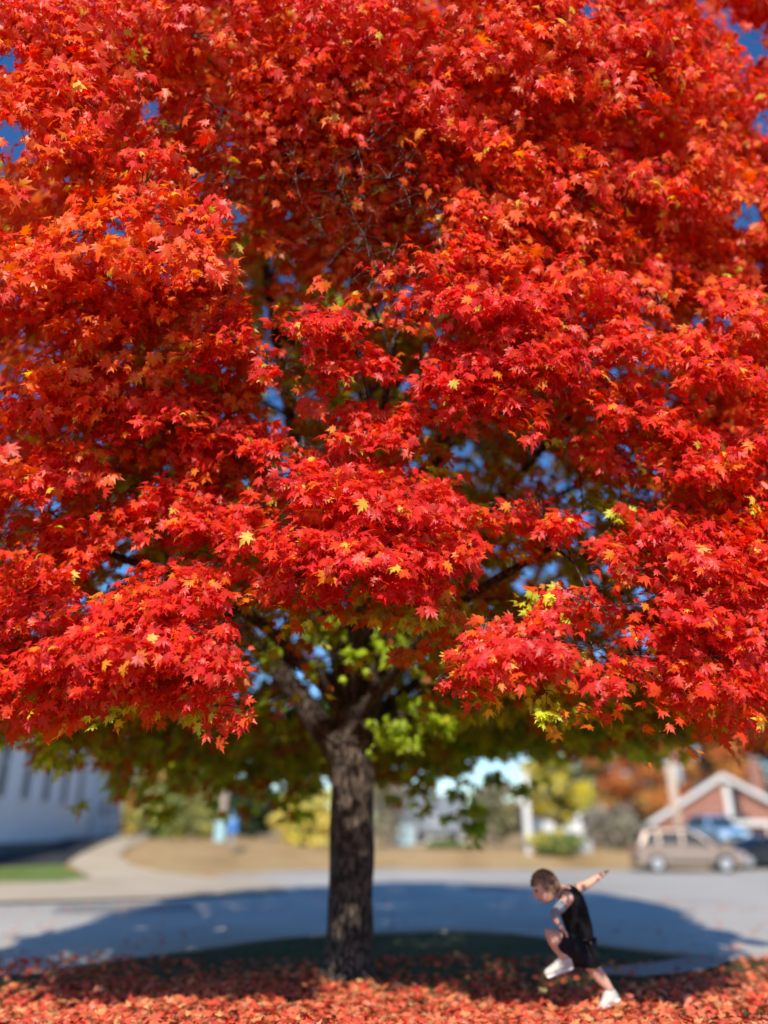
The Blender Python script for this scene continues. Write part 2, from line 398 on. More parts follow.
# ------------------------------------------------------------------ the maple
TX, TY = -.42, 10.4
maple = empty('maple_tree', (TX, TY, 0), 'big maple with a wide crown of scarlet and orange leaves over the lawn', 'tree')
def env_r(z):
    return float(np.interp(z, [1.9, 2.4, 3.2, 4.5, 6.5, 8, 9.6, 10.8, 11.8, 12.5, 12.9], [4.0, 4.7, 5.05, 5.25, 5.5, 5.75, 5.7, 5.0, 3.6, 1.9, .2]))
def smooth_pts(P, k=5):
    P = [Vector(p) for p in P]; out = []
    for i in range(len(P)-1):
        p0 = P[max(i-1, 0)]; p1 = P[i]; p2 = P[i+1]; p3 = P[min(i+2, len(P)-1)]
        for j in range(k):
            t = j/k; out.append(.5*((2*p1)+(p2-p0)*t+(2*p0-5*p1+4*p2-p3)*t*t+(3*p1-p0-3*p2+p3)*t**3))
    return out+[P[-1]]
def knobbly(mb, pts, rad, n=14, amp=.06, flare=0):
    bm = mb.bm; base = len(bm.verts); mb.tube(pts, rad, n)
    bm.verts.ensure_lookup_table()
    for v in list(bm.verts)[base:]:
        w = math.sin(v.co.x*23+v.co.z*3)*math.cos(v.co.y*19-v.co.z*2.3)+.5*math.sin(v.co.z*7+v.co.x*40)
        c = min(pts, key=lambda p: (p-v.co).length_squared); d = (v.co-c)
        v.co += d*amp*w
# local coordinates relative to the maple root
trunk_pts = smooth_pts([(0, 0, -.12), (0, 0, .12), (.01, 0, .45), (.02, 0, 1.2), (.015, .02, 2.0), (.0, .03, 2.6), (.03, .05, 3.0)], 6)
trad = [float(np.interp(p.z, [-.12, .05, .25, .6, 1.5, 2.3, 2.75, 3.0], [.34, .305, .28, .27, .265, .275, .285, .26])) for p in trunk_pts]
tb = MB(); knobbly(tb, trunk_pts, trad, 28, .05)
for k in range(6):     # root flare
    a = k*1.05+.4; dx, dy = math.cos(a), math.sin(a)
    tb.tube(smooth_pts([(dx*.16, dy*.16, .24), (dx*.23, dy*.23, .06), (dx*.33, dy*.33, .0), (dx*.46, dy*.46, -.08)], 4), [.10]*4+[.10]*4+[.06]*4+[.03], 8)
trunk = tb.build('trunk', M['bark'], maple)
limbs = []    # (points, radii)
def limb(P, r0, r1=.025):
    pts = smooth_pts(P, 6); n = len(pts)
    limbs.append((pts, [r0*(1-i/(n-1))**.8*(1-r1/r0)+r1 for i in range(n)]))
limb([(.0, .03, 2.7), (.15, .0, 3.6), (.05, .1, 5.2), (.3, -.1, 7.2), (.1, .1, 9.4), (.2, 0, 11.8)], .24)      # leader
limb([(-.08, .0, 2.45), (-.42, -.12, 2.85), (-.95, -.35, 3.5), (-2.0, -.9, 4.5), (-3.4, -1.6, 5.6)], .20)      # lit left limb
limb([(.08, -.05, 2.6), (.3, -.35, 3.3), (.7, -1.2, 4.5), (1.2, -2.5, 6.2), (1.6, -3.6, 8.4)], .18)
limb([(-.05, -.08, 2.8), (-.2, -.6, 3.8), (-.5, -1.5, 5.2), (-.9, -2.7, 7.2), (-1.2, -3.4, 9.4)], .13)
limb([(.1, .05, 2.55), (.7, .1, 3.05), (1.8, .1, 3.6), (3.3, -.3, 4.4), (4.6, -.8, 5.0)], .17)
limb([(.05, -.1, 2.9), (.5, -1.1, 3.3), (1.1, -2.6, 3.7), (1.9, -4.0, 3.9)], .095)
limb([(-.05, -.1, 2.9), (-.5, -1.2, 3.4), (-1.2, -2.6, 3.8), (-2.1, -3.9, 3.9)], .095)
limb([(0, -.1, 3.1), (.1, -1.0, 3.7), (.15, -2.5, 4.4), (.1, -4.1, 4.9)], .10)
nl = 26
for k in range(nl):
    a = k*2.399963+.6; z0 = 2.9 + 7.2*k/nl
    zt = z0 + 1.0 + 2.3*random.random(); rr = env_r(min(zt, 12.5))*.80
    dx, dy = math.cos(a), math.sin(a)
    lead = limbs[0][0]; s = min(lead, key=lambda p: abs(p.z-z0))
    limb([s, s+Vector((dx*.8, dy*.8, .45)), Vector((dx*rr*.55, dy*rr*.55, z0+(zt-z0)*.62+random.uniform(-.2, .2))), Vector((dx*rr, dy*rr, zt))], .10-.0022*k)
limb_np = [(np.array([tuple(p) for p in L[0]]), L[1]) for L in limbs]
limb_mb = [MB() for _ in limbs]
for (pts, rad), mb in zip(limbs, limb_mb): knobbly(mb, pts, rad, 12, .04)

NODE = dict(p=np.zeros((60000, 3)), r=np.zeros(60000), l=np.zeros(60000, int), n=0)
def add_node(p, r_, li):
    n_ = NODE['n']; NODE['p'][n_] = p; NODE['r'][n_] = r_; NODE['l'][n_] = li; NODE['n'] += 1
for li_, (pn_, rd_) in enumerate(limb_np):
    for p_, r_ in list(zip(pn_, rd_))[6:]: add_node(p_, r_, li_)
def noise3(p):
    return (math.sin(p[0]*1.9+p[2]*.7+1.3)+math.sin(p[1]*1.7-p[2]*1.1+.4)+math.sin(p[2]*2.1+p[0]*.9-p[1]*.6))/3

LV = {k: dict(pos=[], N=[], T=[], size=[], col=[]) for k in ('full', 'simple')}
CRIM = np.array((.63, .024, .026)); RED = np.array((.71, .048, .016)); ORED = np.array((.78, .14, .018)); ORG = np.array((.82, .20, .02))
YEL = np.array((.66, .40, .05)); LIME = np.array((.55, .55, .04)); OLV = np.array((.44, .37, .03)); GRN = np.array((.22, .27, .03)); RUST = np.array((.62, .12, .014))
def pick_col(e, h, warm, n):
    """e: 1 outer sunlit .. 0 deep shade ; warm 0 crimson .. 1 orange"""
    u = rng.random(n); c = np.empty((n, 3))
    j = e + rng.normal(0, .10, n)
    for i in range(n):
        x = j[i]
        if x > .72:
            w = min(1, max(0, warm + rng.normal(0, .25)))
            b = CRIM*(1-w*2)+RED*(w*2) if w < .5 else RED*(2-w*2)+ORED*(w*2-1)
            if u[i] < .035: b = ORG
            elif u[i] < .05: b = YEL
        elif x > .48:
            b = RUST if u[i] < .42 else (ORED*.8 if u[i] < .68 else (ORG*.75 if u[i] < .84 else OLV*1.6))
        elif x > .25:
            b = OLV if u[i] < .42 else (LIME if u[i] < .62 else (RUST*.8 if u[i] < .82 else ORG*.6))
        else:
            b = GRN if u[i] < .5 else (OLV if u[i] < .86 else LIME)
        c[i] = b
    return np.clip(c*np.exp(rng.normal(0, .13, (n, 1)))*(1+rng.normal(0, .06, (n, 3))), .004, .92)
UP = np.array((0, 0, 1.0))
def clump(c, Rw, Rh, n, e, warm, size=.125, kind='full', branch=True, facing=.85, droop=.45, thick=.28):
    """a drooping spray of leaf rosettes around c (local to the maple); Rw half width, Rh half height"""
    c = np.array(c, float)
    out = np.array((c[0], c[1], 0)); L = np.linalg.norm(out); out = out/L if L > .3 else np.array((0, -1.0, 0))
    out = out*.8 + np.array((0, -.25, 0)); out /= np.linalg.norm(out)
    side = np.cross(out, UP); side /= np.linalg.norm(side)
    m = max(3, n//8); hang = sstep(3.4, 8.0, c[2])
    r = np.sqrt(rng.random(m)); ph = rng.random(m)*2*np.pi
    lx = r*np.cos(ph); ly = r*np.sin(ph)             # ly: along outward (and down)
    wob = rng.normal(0, 1, (m, 3))
    P = c + side*(lx*Rw)[:, None] + out*(ly*(.55-.25*hang)*Rw - thick*rng.random(m)*1.0)[:, None] \
        + UP*((-ly*.9 - droop*(lx**2)*1.1)*Rh + .1)[:, None] + wob*.035
    for k in range(m):
        q = 6 + int(rng.random()*5)
        f = out*facing + UP*(.55-.50*hang+.25*rng.normal()) + side*(lx[k]*.45) + rng.normal(0, .20, 3)
        f /= np.linalg.norm(f)
        t1 = np.cross(f, side+rng.normal(0, .05, 3)); t1 /= np.linalg.norm(t1)
        if t1[2] > 0: t1 = -t1                        # down-slope direction
        t2 = np.cross(f, t1)
        an = (rng.random(q)-.5)*3.5
        T = t1[None]*np.cos(an)[:, None] + t2[None]*np.sin(an)[:, None]
        T += np.array((0, 0, -.40)) + rng.normal(0, .15, (q, 3))
        Nn = f[None] + rng.normal(0, .38, (q, 3))
        st_ = rng.uniform(.03, .11, q)
        pp_ = P[k][None] + T*st_[:, None] + f[None]*rng.uniform(-.05, .03, q)[:, None]
        D = LV[kind]
        D['pos'].append(pp_); D['N'].append(Nn); D['T'].append(T)
        D['size'].append(size*np.clip(rng.normal(1, .27, q), .4, 1.6))
        D['col'].append(pick_col(e, c[2], warm, q))
    if branch:
        cc = c - out*.22*Rw + UP*.05
        tr_ = np.hypot(NODE['p'][:NODE['n'], 0], NODE['p'][:NODE['n'], 1]); pn = NODE['p'][:NODE['n']]
        dd = np.linalg.norm(pn - cc[None], axis=1) + np.where(pn[:, 2] > cc[2]+.1, .8, 0) + np.where(tr_ > np.hypot(cc[0], cc[1])-.05, .8, 0) + .06*(4-NODE['r'][:NODE['n']]*20)
        j = int(np.argmin(dd)); li = NODE['l'][j]; s = Vector(pn[j]); ctr = Vector(cc); d = ctr-s
        if d.length > .15:
            mid = s + d*.5 + Vector((0, 0, .10*d.length)) + Vector(rng.normal(0, .05*d.length, 3))
            r0 = min(.75*NODE['r'][j], .007+.009*d.length)
            for u_, q_ in ((.5, mid), (.8, mid.lerp(ctr, .6)), (1, ctr)): add_node(q_, r0*(1-.55*u_), li)
            limb_mb[li].tube(smooth_pts([s, mid, ctr], 4), [r0*(1-.08*i) for i in range(9)], 5, False)
            if kind == 'full':
                for k in rng.choice(m, min(6, m), replace=False):
                    e_ = Vector(P[k]); mm = ctr.lerp(e_, .5)+Vector((0, 0, .03))
                    limb_mb[li].tube([ctr-(ctr-s)*.12, mm, e_], [.0045, .0035, .002], 4, False)

def loc(px, py, Y): p = at(px, py, Y); return (p.x-TX, p.y-TY, p.z)
# (px, py, distance, half width, half height, leaves, warmth) - the big sprays of the near side
HERO = [
 # centre spray
 (370, 420, 5.5, .38, .30, 170, .25), (330, 470, 5.35, .62, .34, 330, .2), (400, 490, 5.35, .6, .34, 320, .15), (300, 530, 5.4, .62, .30, 300, .2),
 (375, 540, 5.3, .60, .30, 300, .1), (440, 535, 5.45, .38, .26, 170, .25), (300, 580, 5.6, .30, .20, 110, .3), (410, 575, 5.45, .36, .2, 130, .2), (205, 510, 5.7, .5, .30, 240, .2),
 # lower left
 (150, 590, 5.5, .45, .26, 200, .15), (100, 630, 5.4, .65, .30, 330, .15), (180, 640, 5.4, .42, .28, 190, .2), (40, 650, 5.5, .55, .28, 260, .25), (110, 680, 5.6, .45, .16, 130, .35), (0, 600, 5.6, .6, .3, 260, .3),
 (190, 690, 5.6, .2, .14, 50, .3), (20, 700, 5.8, .5, .12, 120, .4), (-70, 660, 5.6, .6, .35, 260, .3), (30, 560, 5.8, .5, .3, 200, .4),
 # lower right
 (600, 610, 5.5, .45, .25, 200, .2), (560, 650, 5.4, .60, .24, 260, .15), (650, 660, 5.4, .48, .26, 230, .15), (690, 600, 5.4, .5, .34, 260, .15), (730, 660, 5.5, .5, .3, 230, .3), (500, 650, 5.5, .3, .16, 90, .3),
 (720, 540, 5.45, .6, .4, 320, .2), (650, 550, 5.6, .4, .26, 170, .25), (640, 688, 5.6, .3, .12, 70, .4), (790, 600, 5.5, .6, .5, 300, .2), (760, 685, 5.7, .4, .2, 120, .4),
 # middle right
 (510, 290, 5.35, .50, .36, 280, .12), (540, 340, 5.35, .45, .36, 240, .1), (470, 360, 5.4, .35, .3, 170, .1), (500, 390, 5.45, .4, .22, 150, .2), (660, 400, 5.5, .5, .4, 260, .3), (720, 450, 5.5, .5, .4, 270, .25), (625, 450, 5.8, .3, .2, 90, .35), (545, 515, 5.7, .3, .16, 90, .25),
 (740, 350, 5.5, .5, .4, 250, .3),
 # middle left
 (60, 380, 5.6, .6, .42, 320, .45), (150, 400, 5.6, .5, .36, 260, .3), (40, 460, 5.6, .55, .4, 280, .35), (230, 430, 5.6, .45, .32, 220, .25), (290, 310, 5.35, .55, .30, 280, .2), (350, 350, 5.5, .35, .25, 150, .2), (230, 330, 5.5, .4, .3, 190, .25), (110, 300, 5.6, .55, .36, 270, .5), (0, 300, 5.7, .5, .4, 250, .5), (160, 490, 5.7, .4, .25, 160, .3), (70, 520, 5.9, .5, .2, 140, .5),
 (240, 30, 5.1, .5, .5, 300, .5), (300, 90, 5.1, .5, .5, 300, .45), (370, 30, 5.1, .5, .5, 300, .5), (360, 140, 5.1, .5, .5, 380, .4), (390, 170, 5.15, .45, .4, 300, .4), (330, 170, 5.2, .4, .4, 240, .4), (400, 120, 5.1, .4, .4, 260, .4), (210, 120, 5.15, .5, .5, 280, .5), (290, 175, 5.2, .45, .4, 220, .45), (420, 90, 5.1, .45, .5, 260, .45), (60, 40, 5.2, .5, .5, 260, .45), (140, 20, 5.1, .5, .5, 260, .5), (210, 200, 5.25, .4, .35, 170, .5), (340, 215, 5.25, .45, .35, 200, .4),
 (400, 250, 5.3, .5, .35, 250, .3), (770, 300, 5.6, .5, .4, 220, .4), (800, 420, 5.6, .5, .5, 240, .35), (805, 530, 5.6, .5, .4, 240, .3), (600, 270, 5.5, .45, .3, 180, .35), (640, 330, 5.5, .4, .3, 150, .35), (180, 270, 5.5, .4, .3, 170, .5), (60, 270, 5.6, .4, .3, 170, .5), (470, 240, 5.4, .4, .3, 180, .3), (-60, 480, 5.7, .5, .5, 260, .4)]
GAPS = [(465, 480, 40, 60), (560, 450, 45, 40), (590, 560, 50, 28), (110, 535, 70, 22), (400, 350, 34, 45), (262, 245, 55, 45), (100, 545, 60, 25), (480, 440, 40, 50), (485, 590, 45, 45), (600, 520, 45, 25), (240, 630, 45, 60), (350, 640, 100, 55), (115, 225, 30, 22), (755, 215, 22, 40), (765, 60, 20, 40), (560, 560, 35, 25), (10, 130, 25, 40)]
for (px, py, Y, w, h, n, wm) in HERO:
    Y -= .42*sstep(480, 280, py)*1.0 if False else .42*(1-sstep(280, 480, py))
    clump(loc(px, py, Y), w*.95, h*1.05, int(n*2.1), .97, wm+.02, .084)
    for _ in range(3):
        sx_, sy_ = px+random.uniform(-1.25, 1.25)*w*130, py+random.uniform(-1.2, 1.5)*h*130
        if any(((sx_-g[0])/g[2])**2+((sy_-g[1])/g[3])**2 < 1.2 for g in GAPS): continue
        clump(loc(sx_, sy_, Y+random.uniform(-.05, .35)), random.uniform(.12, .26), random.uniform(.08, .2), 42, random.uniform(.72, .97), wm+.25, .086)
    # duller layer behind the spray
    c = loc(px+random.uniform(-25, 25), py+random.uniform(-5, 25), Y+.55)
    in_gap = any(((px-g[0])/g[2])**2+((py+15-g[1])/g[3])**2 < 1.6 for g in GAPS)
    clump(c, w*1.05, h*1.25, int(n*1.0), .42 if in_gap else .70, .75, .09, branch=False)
# shell clumps everywhere else: jittered grid over angle and height
def project(p):
    v = Vector((p[0]+TX, p[1]+TY, p[2]-CAMZ)); dp = v.y*CP+v.z*SP
    if dp < .2: return None
    return 384+F*v.x/dp, 512-F*(-v.y*SP+v.z*CP)/dp
z = 2.15; row = 0
while z < 12.7:
    r0 = env_r(z); nseg = max(5, int(2*math.pi*r0/.56))
    for k in range(nseg):
        a = 2*math.pi*(k+.5*(row % 2)+random.uniform(-.3, .3))/nseg - math.pi/2
        front = -math.sin(a)
        zz = z+random.uniform(-.22, .22)
        rr = env_r(zz)*(1-(.17+.16*sstep(8, 11, zz))*(front < -.1))*(1+(.30 if math.cos(a) < 0 else .06 + .11*sstep(6.5, 8.5, zz))*abs(math.sin(2*a))*sstep(-.25, .2, front)) + (.38 if front > 0 else .62)*noise3((math.cos(a)*5, math.sin(a)*5, zz)) - (.35*random.random() if front < 0 else 0) + (random.uniform(-.55, .35) if abs(front) < .4 else 0)
        p = (math.cos(a)*rr, math.sin(a)*rr, zz)
        q = project(p); vis = q and -60 < q[0] < 828 and -60 < q[1] < 800 and front > .15
        if vis and q[1] > 265:
            if p[1]+TY < 6.6: continue                   # the near side's sprays are placed above
        if zz < 3.0 and front > -.2: continue
        if vis:
            if any(((q[0]-g[0])/g[2])**2+((q[1]-g[1])/g[3])**2 < 1 for g in GAPS): continue
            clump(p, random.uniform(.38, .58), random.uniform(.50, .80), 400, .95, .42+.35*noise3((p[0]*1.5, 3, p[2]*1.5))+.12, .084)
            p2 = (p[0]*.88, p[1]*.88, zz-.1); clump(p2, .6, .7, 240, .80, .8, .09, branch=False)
        else:
            e = .9 if front > -.1 else .45
            if front < -.2: e = .30 if zz < 4 else .5
            if front < 0 and p[0] > 1.6 and zz < 3.1: continue
            if front < 0 and random.random() < .30: continue
            clump(p, .5, .34, 62 if front < .1 else 150, e, .5, .15 if front < .1 else .10, 'simple' if front < .1 else 'full')
    z += .46; row += 1
# filling layer a little inside the near surface
xx_ = -5.2
while xx_ < 5.2:
    zz_ = 2.9
    while zz_ < 12.2:
        X_ = xx_+random.uniform(-.2, .2); Z_ = zz_+random.uniform(-.2, .2); rr_e = env_r(Z_)*1.02
        if abs(X_) < rr_e*.97:
            Yl = -math.sqrt(rr_e**2-X_*X_)*.80 + random.uniform(-.2, .25)
            q = project((X_, Yl, Z_)); gp = q and any(((q[0]-g[0])/g[2])**2+((q[1]-g[1])/g[3])**2 < 1.1 for g in GAPS)
            if q and not gp and -90 < q[0] < 860 and -90 < q[1] < 610:
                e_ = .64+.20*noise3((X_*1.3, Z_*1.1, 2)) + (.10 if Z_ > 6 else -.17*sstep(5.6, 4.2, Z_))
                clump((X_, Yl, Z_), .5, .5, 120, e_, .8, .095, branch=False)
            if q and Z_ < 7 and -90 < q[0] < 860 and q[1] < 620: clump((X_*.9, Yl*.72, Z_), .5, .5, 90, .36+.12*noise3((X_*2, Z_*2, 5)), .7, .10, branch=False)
            if gp and random.random() < .5: clump((X_*.85, Yl*.7, Z_), .5, .4, 60, .36, .6, .10, branch=True)
        zz_ += .5
    xx_ += .58
# dull inner leaves: behind the near sprays, and through the volume
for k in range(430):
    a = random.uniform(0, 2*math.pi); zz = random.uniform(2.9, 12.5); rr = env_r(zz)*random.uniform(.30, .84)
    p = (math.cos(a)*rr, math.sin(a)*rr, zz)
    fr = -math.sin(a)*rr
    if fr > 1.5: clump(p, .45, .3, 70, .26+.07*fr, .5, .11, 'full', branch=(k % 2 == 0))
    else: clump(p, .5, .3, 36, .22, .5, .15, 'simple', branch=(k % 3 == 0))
def green_up(kd, n0):
    b = [OLV, LIME, GRN, OLV, LIME*.8, ORG*.7][random.randrange(6)]
    for i in range(n0, len(LV[kd]['col'])):
        c_ = LV[kd]['col'][i]; w_ = rng.random((len(c_), 1)) < .72
        LV[kd]['col'][i] = np.where(w_, b[None]*np.exp(rng.normal(0, .2, (len(c_), 1))), c_)
# underside skirt, olive green, seen below the sprays
for k in range(330):
    a = random.uniform(0, 2*math.pi); rr = 5.0*math.sqrt(random.uniform(.05, .95))
    x, y = math.cos(a)*rr, math.sin(a)*rr
    if y < -2.8 and abs(x) < 1.7: continue
    zz = 3.15 - .10*rr + random.uniform(-.1, .5) + (.45 if abs(x+.0) < .9 and y < 0 else 0)
    if y > 2: zz += -.12+.34*sstep(1.3, 2.3, x)
    kd = 'simple' if y > -1 else 'full'; n0 = len(LV[kd]['col']); clump((x, y, zz), .42, .16, 42, .22+random.uniform(-.05, .25), .5, .125, kd, branch=(k % 2 == 0)); green_up(kd, n0)
for k in range(330):
    a = random.uniform(-.25, math.pi+.25); rr = random.uniform(2.6, 5.6)
    x, y = math.cos(a)*rr*1.12, math.sin(a)*rr
    zz = 2.62 + .36*sstep(1.3, 2.3, x) + .25*sstep(-3.2, -4.4, x) + .22*noise3((x*1.3, y, 1)) + random.uniform(-.05, .75)
    n0 = len(LV['simple']['col']); clump((x, y, zz), .5, .2, 52, .14+random.uniform(-.05, .25), .5, .15, 'simple', branch=(k % 4 == 0)); green_up('simple', n0)
for k_, v_ in LV.items():                             # the space around the fork is open
    for i in range(len(v_['pos'])):
        q_ = v_['pos'][i]; m_ = (q_[:, 0] > -1.5) & (q_[:, 0] < .8) & (q_[:, 1] > -3.4) & (q_[:, 1] < -.1) & (q_[:, 2] < 3.75) & (rng.random(len(q_)) < .86)
        for a in v_: v_[a][i] = v_[a][i][~m_]
# lime leaves catching sun around the fork
for (px, py, Y, w, h, n) in [(350, 625, 8.7, .40, .2, 60), (395, 640, 9.0, .45, .22, 70), (300, 640, 9.2, .35, .2, 45), (340, 660, 8.8, .3, .15, 36), (420, 655, 9.2, .4, .16, 50), (430, 715, 9.6, .3, .22, 44), (400, 735, 9.6, .2, .2, 26), (255, 650, 9.0, .25, .15, 30), (620, 500, 6.6, .22, .12, 30), (420, 600, 7.5, .3, .16, 36)]:
    c = loc(px, py, Y); n0 = len(LV['full']['col']); clump(c, w*1.1, h*1.2, int(n*2.2), .3, .5, .12)
    for i in range(n0, len(LV['full']['col'])):
        q = len(LV['full']['col'][i]); LV['full']['col'][i] = np.array((.42, .47, .03))[None]*np.exp(rng.normal(0, .2, (q, 1)))
# yellow and orange tufts on the lower fringe
for (px, py, Y) in [(180, 560, 5.9), (100, 600, 5.5), (205, 700, 5.7), (115, 700, 5.6), (550, 700, 5.6), (590, 720, 5.8), (640, 690, 5.7), (600, 690, 5.9), (560, 730, 6.0), (730, 700, 5.6), (470, 650, 5.6), (540, 600, 5.6), (270, 590, 5.6), (630, 510, 5.8), (575, 435, 5.8), (395, 290, 5.6), (330, 240, 5.9), (540, 660, 5.6), (680, 740, 5.9), (500, 690, 5.9)]:
    c = loc(px, py, Y+.1); n0 = len(LV['full']['col']); clump(c, .2, .15, 20, .5, .5, .085)
    b = random.choice([YEL, ORG, ORG, LIME])
    for i in range(n0, len(LV['full']['col'])):
        q = len(LV['full']['col'][i]); LV['full']['col'][i] = b[None]*np.exp(rng.normal(0, .2, (q, 1)))
# a twig of dark leaves that hangs below the crown, right of the trunk
for (px, py) in [(470, 790), (476, 805), (480, 820), (484, 835), (455, 812), (520, 790), (500, 775), (540, 780)]:
    clump(loc(px, py, 13.2), .22, .16, 22, .1, .5, .14, 'simple', branch=(py < 780))
D = {k: {a: np.concatenate(b) for a, b in v.items()} for k, v in LV.items()}
rays = [((-.5, -.25, 2.98), .22, 1), ((-.85, -.3, 3.35), .20, 1), ((-1.3, -.5, 3.9), .2, .9), ((-.08, -.3, 2.62), .15, 1), ((.16, -.3, 2.50), .09, 1), ((-.17, -.3, 2.30), .10, 1), ((.12, -.3, 2.18), .12, 1), ((-.10, -.3, 2.0), .08, 1), ((.18, -.3, 1.88), .08, 1), ((.02, -.3, 1.72), .07, 1), ((.16, -.3, 1.45), .05, 1), ((.05, -.3, .75), .10, 1), ((-.12, -.3, .6), .08, 1), ((.2, -.5, 3.3), .2, 1),
        ((2.25, -1.8, 1.12), .24, .9), ((2.5, -1.8, .95), .2, .85), ((2.15, -1.9, .7), .18, .9), ((2.75, -1.7, 1.25), .16, .9), ((2.6, -1.8, .35), .24, .9)]
rays += [(loc(a, b, Y), w, .93) for (a, b, Y, w) in [(350, 625, 8.7, .5), (395, 640, 9.0, .5), (300, 640, 9.2, .3), (340, 660, 8.8, .35), (420, 655, 9.2, .45), (430, 715, 9.6, .35), (400, 735, 9.6, .25), (255, 650, 9, .2)]]
SD = np.array(sund)
rf_ = random.Random(11)
for _ in range(13):                                   # sun flecks through the crown
    X_, Y_ = rf_.uniform(-4.8, 4.6), rf_.uniform(11.5, 21)
    rays.append(((X_-TX, Y_-TY, -.1), rf_.uniform(.07, .15), 1))
for k, v in D.items():
    kp_ = np.ones(len(v['pos']), bool)
    for (tp, rad_, pr) in rays:
        d_ = v['pos']-np.array(tp); al = d_ @ np.array(sund); ds = np.linalg.norm(d_-al[:, None]*np.array(sund)[None], axis=1)
        kp_ &= ~((ds < rad_+.04) & (al > .15) & (rng.random(len(ds)) < pr))
    for a in v: v[a] = v[a][kp_]
for (px, py, w) in [(12, 60, .10), (8, 135, .16), (150, 110, .07), (115, 225, .10), (80, 232, .07), (165, 270, .07), (762, 40, .16), (745, 215, .13), (765, 120, .1), (700, 318, .06), (725, 320, .05), (590, 6, .07), (520, 588, .05), (668, 400, .05), (405, 382, .05)]:   # small openings to the sky
    o_ = np.array((-TX, -TY, CAMZ)); d_ = np.array(ray(px, py).normalized())
    for k, v in D.items():
        q_ = v['pos']-o_; al = q_ @ d_; ds = np.linalg.norm(q_-al[:, None]*d_[None], axis=1)
        kp_ = ~((ds < (w*.42+.035)*al/5.5) & (rng.random(len(ds)) < .93))
        for a in v: v[a] = v[a][kp_]
nleaf = {k: len(v['pos']) for k, v in D.items()}; print('leaves', nleaf)
crown = leaf_mesh('crown', D['full']['pos'], D['full']['N'], D['full']['T'], D['full']['size'], D['full']['col'], M['leaf'], maple, PF)
c2 = leaf_mesh('crown_back', D['simple']['pos'], D['simple']['N'], D['simple']['T'], D['simple']['size'], D['simple']['col'], M['leaf'], maple, PS)
c2.name = 'inner_crown'; c2['label'] = 'green and rust leaves of the shaded inner and far side'
for mb in limb_mb: mb.build('limb', M['bark'], maple, recalc=False)

# ------------------------------------------------------------------ fallen leaves and grass
n = 52000
x = rng.uniform(-8, 8, n); y = 5.2 + 6.6*rng.random(n)**1.15
keep = rng.random(n) < np.clip(1.1-(y-8.85+.5*np.sin(x*.9)+.3*np.sin(x*2.7+1))/1.9, .17, 1)
nz = np.sin(x*1.7+.3)*np.cos(y*2.1)+.6*np.sin(x*4.1+y*3.2); keep &= (nz > -1.05) | (rng.random(n) < .35)
keep &= rng.random(n) < 1-.75*np.exp(-((x-3.1)/.7)**2-((y-8.2)/.35)**2)
x = x[keep]; y = y[keep]; n = len(x)
zl = np.array([lawn_z(a, b) for a, b in zip(x, y)]) + .01 + rng.random(n)*.045*np.clip((10.5-y)/2, .3, 1.2)
N = np.stack([rng.normal(0, .38, n), rng.normal(-.05, .38, n), np.ones(n)], 1); an = rng.random(n)*2*np.pi
T = np.stack([np.cos(an), np.sin(an), np.zeros(n)], 1)
pal = np.array([(.76, .10, .055), (.80, .16, .075), (.82, .24, .10), (.70, .08, .05), (.74, .34, .14), (.58, .20, .10), (.84, .27, .17)])
cc = pal[rng.choice(7, n, p=[.22, .24, .17, .12, .08, .07, .10])]*np.exp(rng.normal(0, .22, (n, 1)))
def STR(P):        # a few strays lie out on the asphalt
    k = 420; P = P.copy(); i = rng.choice(len(P), k, replace=False)
    P[i, 0] = rng.uniform(-9, 9, k); P[i, 1] = 13.2+10*rng.random(k)**1.6; P[i, 2] = -.115; return P
fl = leaf_mesh('fallen_leaves', STR(np.stack([x, y, zl], 1)), N, T, 0.088*np.exp(rng.normal(0, .18, n)), cc, M['litter'], None, PF, (1.1, 1.15, 1.1))
tag(fl, 'red and orange fallen leaves carpeting the lawn under the maple', 'leaves', kind='stuff')
n = 42000
x = rng.uniform(-9, 9, n); y = rng.uniform(5, 14.2, n)
ex = np.array([p[0] for p in edge]); ey = np.array([p[1] for p in edge]); o_ = np.argsort(ex)
keep = y < np.interp(x, ex[o_], ey[o_])-.1
pq = [Vector(p) for p in pp]
def inpoly(a, b):
    c = False
    for i in range(len(pq)):
        p, q = pq[i], pq[i-1]
        if (p.y > b) != (q.y > b) and a < (q.x-p.x)*(b-p.y)/(q.y-p.y)+p.x: c = not c
    return c
keep &= ~np.array([inpoly(a, b) for a, b in zip(x, y)])
x = x[keep]; y = y[keep]; n = len(x)
z0 = np.array([lawn_z(a, b) for a, b in zip(x, y)]); h = rng.uniform(.03, .085, n); an = rng.random(n)*6.28; w = .005
dx, dy = np.cos(an)*w, np.sin(an)*w; lx, ly = rng.normal(0, .03, n), rng.normal(0, .03, n)
Vg = np.stack([np.stack([x-dx, y-dy, z0-.005], 1), np.stack([x+dx, y+dy, z0-.005], 1), np.stack([x+lx, y+ly, z0+h], 1)], 1).reshape(-1, 3)
Fg = np.arange(3*n).reshape(-1, 3)
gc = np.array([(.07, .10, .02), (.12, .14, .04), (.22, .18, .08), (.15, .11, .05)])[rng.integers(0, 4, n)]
gr = from_np('grass', Vg, Fg, M['grass'], None, np.repeat(gc, 3, 0)); tag(gr, 'short green grass growing under the maple', 'grass', kind='stuff')

